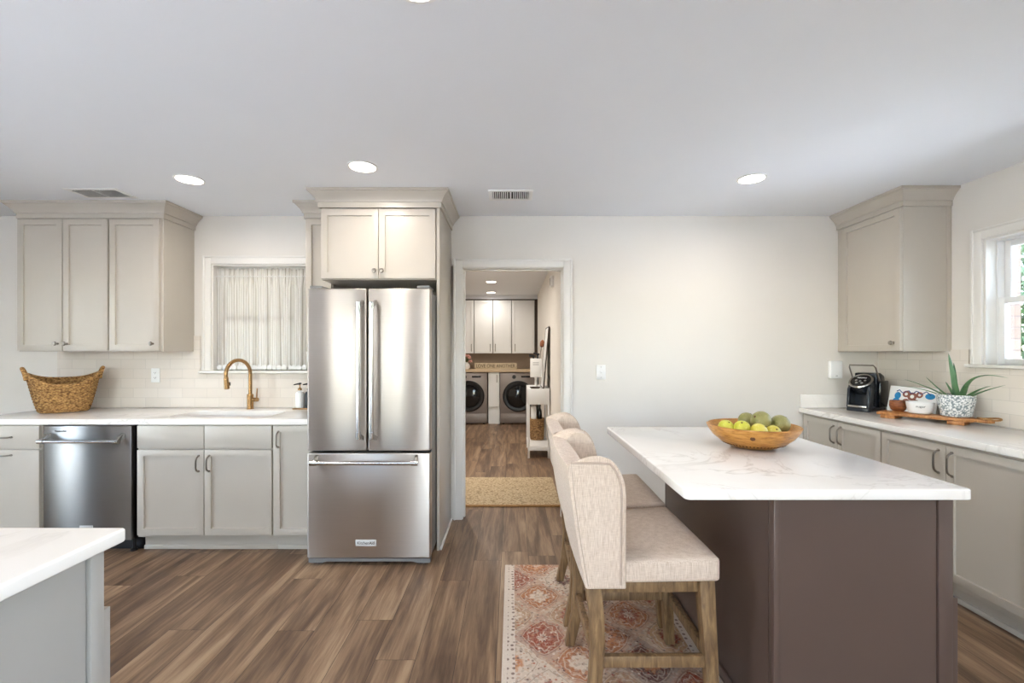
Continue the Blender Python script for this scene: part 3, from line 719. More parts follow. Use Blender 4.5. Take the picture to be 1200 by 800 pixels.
# dishwasher
t = thing('dishwasher', 'stainless steel dishwasher under the counter left of the sink cabinet', 'dishwasher', (-2.86, 3.07, 0))
obj('tub', box(B(), -3.19, 3.11, .10, -2.565, D-.05, .874), 'black', t)
obj('kick_plate', box(box(B(), -3.19, 3.15, .0, -2.565, 3.165, .10), -3.16, 3.17, 0, -2.6, 3.6, .1), 'black', t)
for x in (-3.12, -2.61): obj('foot', lathe(B(), [(0, 0), (.022, 0), (.022, .012), (.01, .016), (.01, .1), (0, .1)], 16, Matrix.Translation((x, 3.125, 0))), 'black', t)
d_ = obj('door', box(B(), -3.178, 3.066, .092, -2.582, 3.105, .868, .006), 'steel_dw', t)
hb = B(); tube(hb, [(-3.14, 3.005, .773), (-2.62, 3.005, .773)], .0125, 16)
h_ = obj('handle', hb, 'chrome', d_)
for x, s in ((-3.13, 1), (-2.63, 1)):
    obj('handle_bracket', bar(tube(B(), [(x-.018, 3.005, .773), (x+.018, 3.005, .773)], .016, 16), (x, 3.008, .775), (x, 3.066, .81), .022, .03, (0, 0, 1), .003), 'chrome', h_)
obj('badge', text_bm('KitchenAid', .017, fr('-y', (-3.06, 3.0655, .832)), .0008, fit=.075), 'ink', d_)
obj('name_plate', box(B(), -2.93, 3.063, .168, -2.84, 3.067, .192, .001), 'silver', d_)

# counter with sink cut-out
CT0, CT1 = .881, .914
SX0, SX1, SY0, SY1 = -2.44, -1.72, 3.175, 3.49
def rrect(x0, y0, x1, y1, r, n=6):
    pts = []
    for cx, cy, a in ((x1-r, y1-r, 0), (x0+r, y1-r, 1), (x0+r, y0+r, 2), (x1-r, y0+r, 3)):
        for i in range(n+1):
            th = (a+i/n)*PI/2; pts.append((cx+r*math.cos(th), cy+r*math.sin(th)))
    return pts
def slab_with_hole(outer, hole, z0, z1, bev=.004):
    t = B(); n = len(hole)
    x0, y0, x1, y1 = outer
    # outer ring sampled radially to match the hole's vertices
    cx, cy = sum(p[0] for p in hole)/n, sum(p[1] for p in hole)/n
    def proj(p):
        dx, dy = p[0]-cx, p[1]-cy
        ts = []
        if dx > 1e-9: ts.append((x1-cx)/dx)
        if dx < -1e-9: ts.append((x0-cx)/dx)
        if dy > 1e-9: ts.append((y1-cy)/dy)
        if dy < -1e-9: ts.append((y0-cy)/dy)
        k = min(ts); return (cx+dx*k, cy+dy*k)
    pts = list(hole)
    for c in ((x1, y1), (x0, y1), (x0, y0), (x1, y0)):      # insert hole points aligned with the outer corners
        th = math.atan2(c[1]-cy, c[0]-cx)
        best = min(range(len(pts)), key=lambda i: abs((math.atan2(pts[i][1]-cy, pts[i][0]-cx)-th+PI) % (2*PI)-PI))
        pts[best] = pts[best]+(c,)
    ring = [(p[0], p[1]) for p in pts]; outr = [p[2] if len(p) > 2 else proj(p) for p in pts]
    V = [[t.verts.new((x, y, z)) for x, y in rr] for z in (z0, z1) for rr in (ring, outr)]
    h0, o0, h1, o1 = V; n = len(ring)
    for i in range(n):
        j = (i+1) % n
        t.faces.new((h1[i], h1[j], o1[j], o1[i])); t.faces.new((h0[i], o0[i], o0[j], h0[j]))
        t.faces.new((o0[i], o1[i], o1[j], o0[j])); t.faces.new((h0[i], h0[j], h1[j], h1[i]))
    bmesh.ops.recalc_face_normals(t, faces=t.faces[:])
    if bev: bmesh.ops.bevel(t, geom=[e for e in t.edges if len(e.link_faces) == 2 and e.calc_face_angle(0) > .6 and abs(e.verts[0].co.z-e.verts[1].co.z) < 1e-4 and e.verts[0].co.z > (z0+z1)/2], offset=bev, segments=3, affect='EDGES', profile=.5)
    return t
tag(obj('worktop', slab_with_hole((-3.715, 3.062, -1.325, D-.011), rrect(SX0, SY0, SX1, SY1, .07), CT0-.004, CT1), 'quartz', loc=(-2.5, 3.38, CT0)), 'white veined quartz worktop with the sink, along the left of the back wall', 'countertop')
sb = B(); prev = None; rings = []
for inset, z in ((-.012, CT0-.0045), (.0, CT0-.0055), (.004, .86), (.018, .72), (.05, .695), (.2, .69)):
    rings.append([sb.verts.new((x, y, z)) for x, y in rrect(SX0+min(inset, .15), SY0+min(inset, .12), SX1-min(inset, .15), SY1-min(inset, .12), max(.07-inset*.2, .02))])
for a, b_ in zip(rings, rings[1:]):
    for i in range(len(a)): sb.faces.new((a[i], a[(i+1) % len(a)], b_[(i+1) % len(a)], b_[i]))
sb.faces.new(rings[-1])
bmesh.ops.recalc_face_normals(sb, faces=sb.faces[:])
sk = thing('kitchen_sink', 'white undermount sink set into the left worktop', 'sink', (-2.08, 3.33, .69))
so = obj('basin', sb, 'sink', sk); so.modifiers.new('t', 'SOLIDIFY').thickness = .006
obj('drain', lathe(B(), [(0, .001), (.03, .001), (.042, .004), (.045, .001), (.045, -.004), (0, -.004)], 24, Matrix.Translation((-2.08, 3.36, .694))), 'chrome', sk)

# backsplash tiles
bs = wall_with_holes('y', D-.010, -3.71, -1.325, CT1+.001, 1.368, [(WL[0]-.09, WL[1]+.09, 1.19, 1.5)], .009)
box(bs, -2.594, D-.010, 1.368, WL[0]-.072, D-.001, 1.374) if False else None
tag(obj('tile_backsplash', bs, 'tile', loc=(-2.5, D, CT1+.003)), 'cream subway tile backsplash behind the sink', 'backsplash')
bs = B(); box(bs, XR-.009, 2.952, CT1+.001, XR-.001, D-.022, 1.368); box(bs, XR-.009, 1.0, CT1+.001, XR-.001, 2.952, WR[2]-.024); box(bs, XR-.009, 2.952, 1.368, XR-.001, 3.076, 1.384)
tag(obj('tile_backsplash', bs, 'tile', loc=(XR, 3, CT1+.003)), 'cream subway tile backsplash on the right wall below the window', 'backsplash')

# right run
RX = 2.38
def base_right(y0, y1, label, hy):
    t = thing('base_cabinet', label, 'cabinet', (RX, (y0+y1)/2, 0))
    obj('cabinet_body', carcass(B(), RX, y0, .105, XR-.012, y1, .872), 'cab', t)
    obj('toe_kick', box(box(B(), RX+.06, y0, 0, RX+.075, y1, .105), RX+.046, y0, 0, RX+.06, y1, .03, .005), 'cab', t)
    m = (y0+y1)/2
    for (a, b_), h in zip(((y0+.004, m-.002), (m+.002, y1-.004)), hy):
        p = obj('door', panel('-x', RX-.001, a, b_, .138, .862), 'cab', t); obj('handle', pull('-x', RX-.0205, h, .765, .125, True), 'nickel', p)
base_right(2.895, 3.662, 'greige base cabinet under the coffee maker, first from the back wall', (3.244, 3.316))
base_right(2.03, 2.892, 'greige two-door base cabinet right of the island, second from the back wall', (2.424, 2.501))
base_right(1.2, 2.027, 'greige base cabinet running out of the picture at the right', (1.577, 1.65))
tag(obj('filler_strip', box(B(), RX, 3.663, .0, XR-.012, D-.002, .872), 'cab', loc=(RX, 3.68, 0)), 'thin greige filler strip between the right base cabinets and the back wall', 'trim')
tag(obj('worktop', prism(B(), [(2.343, 1.0), (XR-.011, 1.0), (XR-.011, D-.002), (2.343, D-.002)], CT0-.004, CT1, .004, seg=3), 'quartz', loc=(2.67, 2.3, CT0)), 'white quartz worktop along the right wall holding the coffee maker', 'countertop')
tag(obj('upstand', box(B(), 2.353, D-.021, CT1+.0005, XR-.001, D-.001, 1.02, .003), 'quartz', loc=(2.67, D, CT1)), 'short quartz upstand on the back wall behind the coffee maker', 'upstand')

# ================================================================== REFRIGERATOR
fx0, fx1, fy = -1.312, -.522, 2.893
t = thing('refrigerator', 'stainless steel french-door refrigerator with bottom freezer', 'refrigerator', ((fx0+fx1)/2, 3.3, 0))
obj('cabinet_body', box(B(), fx0+.006, 2.965, .045, fx1-.004, 3.66, 1.755, .004), 'grey_metal', t)
mid = -.926
def fdoor(name, x0, x1, z0, z1): return obj(name, box(B(), x0, fy, z0, x1, 2.958, z1, .010, 3), 'steel', t)
dl = fdoor('door', fx0, mid-.004, .735, 1.776); drr = fdoor('door', mid+.004, fx1, .735, 1.776); fz = fdoor('freezer_drawer', fx0, fx1, .048, .722)
obj('gasket', box(B(), fx0+.01, 2.957, .05, fx1-.008, 2.967, 1.77), 'black', t)
def fr_handle(par, x, side):
    hb = tube(B(), [(x, fy-.062, .83), (x, fy-.062, 1.675)], .0135, 18)
    h = obj('handle', hb, 'chrome', par)
    for z in (.845, 1.66):
        bb = tube(B(), [(x, fy-.062, z-.022), (x, fy-.062, z+.022)], .0165, 18)
        bar(bb, (x, fy-.058, z), (x+side*.012, fy+.001, z+(.03 if z > 1 else -.03)), .02, .026, (0, 0, 1), .004)
        obj('handle_bracket', bb, 'chrome', h)
fr_handle(dl, -.963, 1); fr_handle(drr, -.880, 1)
hb = tube(B(), [(-1.262, fy-.062, .672), (-.592, fy-.062, .672)], .0135, 18); h = obj('handle', hb, 'chrome', fz)
for x in (-1.245, -.61):
    bb = tube(B(), [(x-.02, fy-.062, .672), (x+.02, fy-.062, .672)], .0165, 18); bar(bb, (x, fy-.058, .672), (x, fy+.001, .70), .02, .028, (0, 0, 1), .004)
    obj('handle_bracket', bb, 'chrome', h)
bp = obj('badge', box(B(), -1.0, fy-.004, .128, -.868, fy+.002, .168, .002), 'silver', fz)
obj('lettering', text_bm('KitchenAid', .028, fr('-y', (-.934, fy-.0045, .148)), .0006, fit=.108), 'ink', bp)
gr = B(); prism(gr, [(fx0+.004, 0), (fx0+.004, .036), (fx1-.004, .036), (fx1-.004, -.0), (fx1-.004, .008), (fx1-.09, .008), (fx1-.115, .016), (fx0+.115, .016), (fx0+.09, .008), (fx0+.004, .008)][1:3]+[(fx1-.004, .008), (fx1-.09, .008), (fx1-.115, .016), (fx0+.115, .016), (fx0+.09, .008), (fx0+.004, .008)], 0, .05, 0, fr('-y', (0, fy+.065, .006)))
obj('base_grille', gr, 'grey_metal', t)
obj('hinge_cover', box(box(B(), fx0+.01, 2.91, 1.7775, fx0+.09, 3.05, 1.795, .004), fx1-.09, 2.91, 1.7775, fx1-.01, 3.05, 1.795, .004), 'grey_metal', t)
for x in (fx0+.035, fx0+.065, fx1-.065, fx1-.035): obj('foot', lathe(B(), [(0, 0), (.014, 0), (.014, .012), (.006, .014), (.006, .05), (0, .05)], 14, Matrix.Translation((x, fy+.045, 0))), 'chrome', t)

# ================================================================== ISLAND
t = thing('kitchen_island', 'dark brown painted island cabinet under a white quartz top', 'island', (1.2, 2.06, 0))
ix0, ix1, iy0, iy1 = .887, 1.492, 1.535, 2.62
obj('cabinet_body', carcass(B(), ix0+.004, iy0+.006, .0, ix1, iy1, .878), 'umber', t)
obj('end_panel', box(B(), ix0+.012, iy0, .012, ix1-.052, iy0+.006, .876, .0015, 1), 'umber', t)
obj('corner_post', box(B(), ix0, iy0-.004, .0, ix0+.022, iy0+.03, .878, .002), 'umber', t)
obj('corner_post', box(B(), ix1-.046, iy0-.004, .0, ix1+.002, iy0+.03, .878, .002), 'umber', t)
obj('side_panel', box(B(), ix0, iy0+.031, .0, ix0+.004, iy1, .878), 'umber', t)
obj('base_moulding', box(B(), ix0-.012, iy0+.03, 0, ix0, iy1, .05, .006), 'umber', t)
for a, b_ in ((iy0+.03, 2.07), (2.075, iy1-.01)):
    obj('drawer_front', panel('+x', ix1, a, b_, .545, .865, .010, shaker=False), 'umber', t)
    obj('door', panel('+x', ix1, a-(.03 if a < 2 else 0), b_, .11, .535, .022), 'umber', t)
tag(obj('worktop', prism(B(), [(p[0], p[1]) for p in rrect(.572, 1.492, 1.527, 2.745, .022, 5)], .880, .914, .004, seg=3), 'quartz', loc=(1.05, 2.1, .88)), 'white veined quartz top of the island, with a fruit bowl on it', 'countertop')

# ================================================================== PENINSULA
t = thing('peninsula', 'light grey base cabinet cut off at the lower left corner, under a white top', 'cabinet', (-1.9, .7, 0))
obj('cabinet_body', carcass(B(), -2.9, .22, .0, -1.034, 1.118, .878), 'penin', t)
obj('end_panel', box(B(), -1.034, .22, .0, -1.028, 1.088, .876, .001, 1), 'penin', t)
obj('corner_post', box(B(), -1.06, 1.098, .0, -1.022, 1.134, .878, .002), 'penin', t)
for a, b_ in ((-2.88, -1.98), (-1.97, -1.065)): obj('drawer_front', panel('+y', 1.118, a, b_, .735, .865, .012, shaker=False), 'penin', t)
for a, b_ in ((-2.88, -1.98), (-1.97, -1.024)): obj('door', panel('+y', 1.134 if b_ > -1.1 else 1.118, a, b_, .11, .722, .02), 'penin', t)
tag(obj('worktop', prism(B(), rrect(-3.0, .18, -.998, 1.176, .014, 4), .880, .914, .006, seg=3), 'quartz', loc=(-2, .7, .88)), 'white quartz top at the lower left corner of the picture', 'countertop')

# ================================================================== SINK THINGS
fxp, fyp = -2.083, 3.60
t = thing('kitchen_faucet', 'brushed gold gooseneck faucet behind the sink', 'faucet', (fxp, fyp, CT1))
obj('body', lathe(B(), [(0, .0005), (.027, .0005), (.027, .004), (.024, .006), (.024, .115), (.020, .120), (0, .120)], 28, Matrix.Translation((fxp, fyp, CT1))), 'gold', t)
sp = Vector((-.30, -.954, 0)); pts = [Vector((fxp, fyp, CT1+.118)), Vector((fxp, fyp, CT1+.2))]
R_ = .108
for i in range(19):
    a = PI*1.06*i/18
    pts.append(Vector((fxp, fyp, CT1+.283))+sp*(R_-R_*math.cos(a))+Vector((0, 0, R_*math.sin(a))))
obj('spout', tube(B(), pts, .0135, 16), 'gold', t)
dn = (pts[-1]-pts[-2]).normalized(); e0 = pts[-1]
hd = obj('spray_head', tube(B(), [e0, e0+dn*.004, e0+dn*.02, e0+dn*.085, e0+dn*.088], [.0138, .0165, .0165, .019, .016], 18), 'gold', t)
obj('spray_button', box(B(), -.006, -.008, -.014, .006, .004, .014, .003, 2, Matrix.Translation(e0+dn*.05+Vector((.012, .018, 0)))), 'black', hd)
hl = tube(B(), [(fxp+.02, fyp, CT1+.075), (fxp+.062, fyp-.004, CT1+.075)], .016, 18); tube(hl, [(fxp+.052, fyp-.003, CT1+.08), (fxp+.056, fyp-.004, CT1+.165)], [.0055, .0045], 12)
obj('handle', hl, 'gold', t)
# tray and soap bottles
tag(obj('soap_tray', prism(B(), rrect(-1.735, 3.56, -1.575, 3.645, .012), CT1+.0005, CT1+.011, .003), 'gold', loc=(-1.66, 3.6, CT1)), 'small gold tray at the back of the worktop beside the refrigerator', 'tray')
def pump_bottle(x, y, mat, label, name):
    z = CT1+.0115; t = thing(name, label, 'soap dispenser', (x, y, z), 0, 'soap bottles on the gold tray')
    obj('bottle', lathe(B(), [(0, 0), (.030, 0), (.033, .004), (.033, .108), (.027, .124), (.013, .130), (.013, .138), (0, .138)], 26, Matrix.Translation((x, y, z))), mat, t)
    obj('collar', lathe(B(), [(0, .1385), (.0155, .1385), (.0155, .152), (.008, .158), (.0045, .162), (.0045, .185), (0, .185)], 20, Matrix.Translation((x, y, z))), 'gold', t)
    pb = tube(B(), [(x, y, z+.186), (x-.012, y-.012, z+.189), (x-.036, y-.03, z+.184)], [.006, .006, .004], 10); lathe(pb, [(0, .1855), (.011, .1855), (.011, .197), (0, .199)], 16, Matrix.Translation((x, y, z)))
    obj('pump', pb, 'black', t)
pump_bottle(-1.688, 3.60, 'plastic', 'white pump bottle with a black pump beside the refrigerator', 'soap_dispenser')
pump_bottle(-1.617, 3.603, 'black', 'black pump bottle mostly hidden behind the refrigerator edge', 'soap_dispenser')

# outlet, switch, wall box
def plate(name, cx, cz, w, h, plane, label, cat, extra):
    t = thing(name, label, cat, (cx, plane, cz)); obj('cover_plate', box(B(), cx-w/2, plane-.007, cz-h/2, cx+w/2, plane-.0005, cz+h/2, .003), 'plastic', t); extra(t, cx, cz, plane)
def outlet_x(t, cx, cz, p):
    for s in (-1, 1):
        r = obj('receptacle', lathe(B(), [(0, 0), (.017, 0), (.017, .002), (.0155, .0035), (0, .0035)], 22, fr('-y', (cx, p-.0065, cz+s*.02))), 'plastic', t)
        sl = B()
        for dx in (-.006, .006): box(sl, cx+dx-.0012, p-.0106, cz+s*.02-.003, cx+dx+.0012, p-.0098, cz+s*.02+.006)
        lathe(sl, [(0, 0), (.0022, 0), (.0022, .0008), (0, .0008)], 10, fr('-y', (cx, p-.0099, cz+s*.02-.008)))
        obj('slots', sl, 'black', r)
def switch_x(t, cx, cz, p):
    obj('toggle', bar(B(), (cx, p-.006, cz-.002), (cx, p-.019, cz+.006), .009, .016, (0, 0, 1), .002), 'plastic', t)
    for s in (-1, 1): obj('screw', lathe(B(), [(0, 0), (.003, 0), (.002, .0012), (0, .0014)], 12, fr('-y', (cx, p-.0069, cz+s*.042))), 'nickel', t)
plate('wall_outlet', -2.905, 1.178, .07, .115, D-.010, 'white duplex outlet on the tiles right of the wicker basket', 'outlet', outlet_x)
plate('light_switch', .727, 1.203, .075, .118, D, 'white toggle switch plate on the wall right of the doorway', 'light switch', switch_x)
def box_x(t, cx, cz, p):
    obj('cover', box(B(), cx-.05, p-.035, cz-.072, cx+.05, p-.007, cz+.072, .008, 3), 'plastic', t); obj('status_light', box(B(), cx-.008, p-.0358, cz-.052, cx+.008, p-.0348, cz-.048), 'grey_metal', t)
plate('wall_box', 2.632, 1.225, .094, .138, D, 'white rectangular plastic box on the wall left of the coffee maker', 'wall box', box_x)

# curtain
t = thing('window_curtain', 'gathered white curtain with fine grey stripes in the window over the sink', 'curtain', (-2.06, D+.03, 1.23))
def curtain_bm():
    bm = B(); nx, nz = 260, 40; uvl = None; g = []
    x0, x1, z0, z1 = WL[0]+.016, WL[1]-.016, WL[2]+.012, WL[3]-.03
    rnd = random.Random(3); ph = [rnd.uniform(0, 6.28) for _ in range(6)]
    for j in range(nz+1):
        v = j/nz; z = z0+v*(z1-z0); row = []
        rod = math.exp(-((v-.925)/.018)**2)
        for i in range(nx+1):
            u = i/nx; low = (1-v)
            a = .013*math.sin(u*2*PI*7+ph[0]+.8*low*math.sin(u*9))+.007*math.sin(u*2*PI*15.3+ph[1]+low)+.006*math.sin(u*2*PI*4.2+ph[2])*low
            hf = .007*math.sin(u*2*PI*26+ph[3])+.004*math.sin(u*2*PI*41+ph[4])
            k = max(0, min(1, (v-.8)/.1)); y = D+.035+a*(1-k*.75)*(1-.5*rod)+hf*(k*.9+.12)*(1-rod*.5)
            dx = .010*math.sin(u*2*PI*6+ph[5])*low*(1 if .04 < u < .96 else 0)
            row.append(bm.verts.new((x0+u*(x1-x0)+dx, y, z+(.006*math.sin(u*2*PI*23) if j == nz else 0))))
        g.append(row)
    uv = bm.loops.layers.uv.new('UVMap')
    for j in range(nz):
        for i in range(nx):
            f = bm.faces.new((g[j][i], g[j][i+1], g[j+1][i+1], g[j+1][i]))
            for l, (ii, jj) in zip(f.loops, ((i, j), (i+1, j), (i+1, j+1), (i, j+1))): l[uv].uv = (ii/nx, jj/nz)
    return bm
cu = obj('cloth', curtain_bm(), 'curtain', t, ang=180); cu.modifiers.new('t', 'SOLIDIFY').thickness = .0015
lc = B(); nsc = 18
for i in range(nsc):
    x = WL[0]+.03+(i+.5)*(WL[1]-WL[0]-.06)/nsc
    lathe(lc, [(0, 0), (.021, 0), (.021, .0015), (0, .0015)], 14, fr('-y', (x, D+.018+.004*math.sin(i*1.9), WL[2]+.026)))
obj('lace_hem', lc, 'white', t)
tag(obj('curtain_rod', tube(B(), [(WL[0]+.0125, D+.036, WL[3]-.093), (WL[1]-.0125, D+.036, WL[3]-.093)], .005, 12), 'white', loc=(-2.06, D+.036, 1.99)), 'thin white curtain rod at the top of the window over the sink', 'curtain rod')

# ================================================================== BASKET ON WORKTOP
def basket(name, label, loc, rz, bx, by, tx, ty, h_mid, h_end, mat, wav=.006, handles=True):
    t = thing(name, label, 'basket', loc, rz)
    def pt(a, v, inset=0):
        c, s = math.cos(a), math.sin(a); e = .62
        ex = math.copysign(abs(c)**e, c); ey = math.copysign(abs(s)**e, s)
        k = v**.75; hx = bx+(tx-bx)*k-inset; hy = by+(ty-by)*k-inset
        H = h_mid+(h_end-h_mid)*abs(ex)**2.6
        if handles: H += (.022 if s > 0 else -.022)*abs(ey)*(1-abs(ex)**2)      # the front rim sags lower than the back
        return Vector((hx*ex, hy*ey, .004+H*v))
    bm = B(); n, m = 132, 26; out = []
    for j in range(m+1):
        v = j/m; out.append([])
        for i in range(n):
            a = 2*PI*i/n; p = pt(a, v); nrm = Vector((p.x/bx**1, p.y/by, 0)).normalized()
            w = wav*math.sin(i*PI/1.5+(j % 2)*PI) if 0 < j < m else 0
            out[-1].append(bm.verts.new(p+nrm*w))
    inn = []
    for j in range(m, -1, -2):
        v = max(j/m, .06); inn.append([bm.verts.new(pt(2*PI*i/n, v, .016)) for i in range(n)])
    rings = out+inn
    for a, b_ in zip(rings, rings[1:]):
        for i in range(n): bm.faces.new((a[i], a[(i+1) % n], b_[(i+1) % n], b_[i]))
    bm.faces.new(out[0][::-1]); bm.faces.new(inn[-1])
    bmesh.ops.recalc_face_normals(bm, faces=bm.faces[:])
    obj('woven_body', bm, mat, t, local=True, ang=60)
    obj('rim', tube(B(), [pt(2*PI*i/72, 1.0, .008) for i in range(72)], .0115, 10, True), mat, t, local=True)
    if handles:
        for s in (-1, 1):
            pts = []
            for i in range(17):
                f = i/16; y = (f-.5)*1.1*ty
                pts.append(Vector((s*(tx-.004+.022*math.sin(PI*f)), y, h_end*.985+.052*math.sin(PI*f)**.7-.03*abs(2*f-1)**3)))
            obj('handle', tube(B(), pts, .0125, 10), mat, t, local=True)
    return t
basket('wicker_basket', 'oval woven basket with looped end handles on the worktop below the left wall cabinets', (-3.405, 3.44, CT1+.0005), math.radians(45), .134, .095, .200, .155, .222, .285, 'wicker')

# ================================================================== FRUIT BOWL
bx_, by_, bz_ = 1.163, 2.185, .9145
t = thing('fruit_bowl', 'round carved wooden bowl of fruit on the island', 'bowl', (bx_, by_, bz_))
prof = [(0, .0), (.09, .0), (.106, .005), (.143, .024), (.177, .052), (.197, .080), (.207, .101), (.2, .105), (.188, .095), (.166, .060), (.130, .032), (.09, .018), (0, .014)]
obj('bowl_body', lathe(B(), prof, 64, Matrix.Translation((bx_, by_, bz_)), ), 'bowl', t, ang=50)
cv = B()
for i in range(56):
    a = 2*PI*i/56
    m = Matrix.Translation((bx_, by_, bz_)) @ Matrix.Rotation(a, 4, 'Z') @ Matrix.Translation((.1345, 0, .0195)) @ Matrix.Rotation(math.radians(60), 4, 'Y')
    tt = B(); w = .0048
    vv = [tt.verts.new(p) for p in ((0, -w, -.007), (0, w, -.007), (0, 0, .008), (.0022, -w*.6, -.005), (.0022, w*.6, -.005), (.0022, 0, .005))]
    for f in ((0, 2, 1), (3, 4, 5), (0, 1, 4, 3), (1, 2, 5, 4), (2, 0, 3, 5)): tt.faces.new([vv[k] for k in f])
    merge(cv, tt, m)
obj('carved_notches', cv, 'carve', t)
obj('brand_mark', lathe(B(), [(0, 0), (.011, 0), (.011, .0015), (0, .0015)], 8, Matrix.Translation((bx_-.47*.1865, by_-.883*.1865, bz_+.066)) @ Matrix.Rotation(math.radians(-28), 4, 'Z') @ Matrix.Rotation(math.radians(118), 4, 'X')), 'carve', t)
def fruit(name, px, py, d, r, mat, label, squash=1.0, tilt=(0, 0, 0), group=None):
    c = P(px, py, d); m = Matrix.Translation(c) @ Euler(tilt).to_matrix().to_4x4()
    t = thing(name, label, 'fruit', c, 0, group)
    pr = []
    for i in range(17):
        a = -PI/2+PI*i/16; rr = r*math.cos(a); z = r*math.sin(a)*squash
        if i == 0: pr.append((0, -r*squash*.94)); continue
        if i == 16: pr.append((0, r*squash*.93)); continue
        pr.append((rr, z))
    obj('skin', lathe(B(), pr, 28, m), mat, t, ang=180)
    obj('stem_scar', lathe(B(), [(0, r*squash*.94), (r*.10, r*squash*.945), (r*.12, r*squash*.985), (r*.05, r*squash*1.01), (0, r*squash*1.0)], 10, m), 'carve', t)
GF = 'green fruit in the island bowl'
fruit('green_fruit', 875, 492.5, 2.25, .040, 'green_fruit', 'round dull green fruit at the back of the bowl, left of the largest one', 1.0, (.3, .4, 0), GF)
fruit('green_fruit', 891.5, 493, 2.15, .047, 'green_fruit', 'largest dull green fruit, topmost in the middle of the bowl', .9, (.25, -1.0, 0), GF)
fruit('green_fruit', 914.5, 496.5, 2.16, .044, 'green_fruit', 'dull green fruit at the right side of the bowl', .95, (.2, .6, 0), GF)
YF = 'yellow fruit in the island bowl'
fruit('yellow_fruit', 851, 500.5, 2.16, .037, 'lime_fruit', 'yellow-green fruit at the far left of the bowl', .9, (.6, .2, 0), YF)
fruit('yellow_fruit', 869.5, 501.5, 2.12, .037, 'lime_fruit', 'yellow-green fruit second from the left in the bowl', .92, (.5, -.3, 0), YF)
fruit('yellow_fruit', 889.5, 505.5, 2.08, .038, 'yellow_fruit', 'yellow fruit at the front of the bowl below the largest green one', .95, (.4, .7, 0), YF)
fruit('yellow_fruit', 906, 507, 2.09, .035, 'yellow_fruit', 'small yellow fruit at the front right of the bowl', .95, (.9, .1, 0), YF)

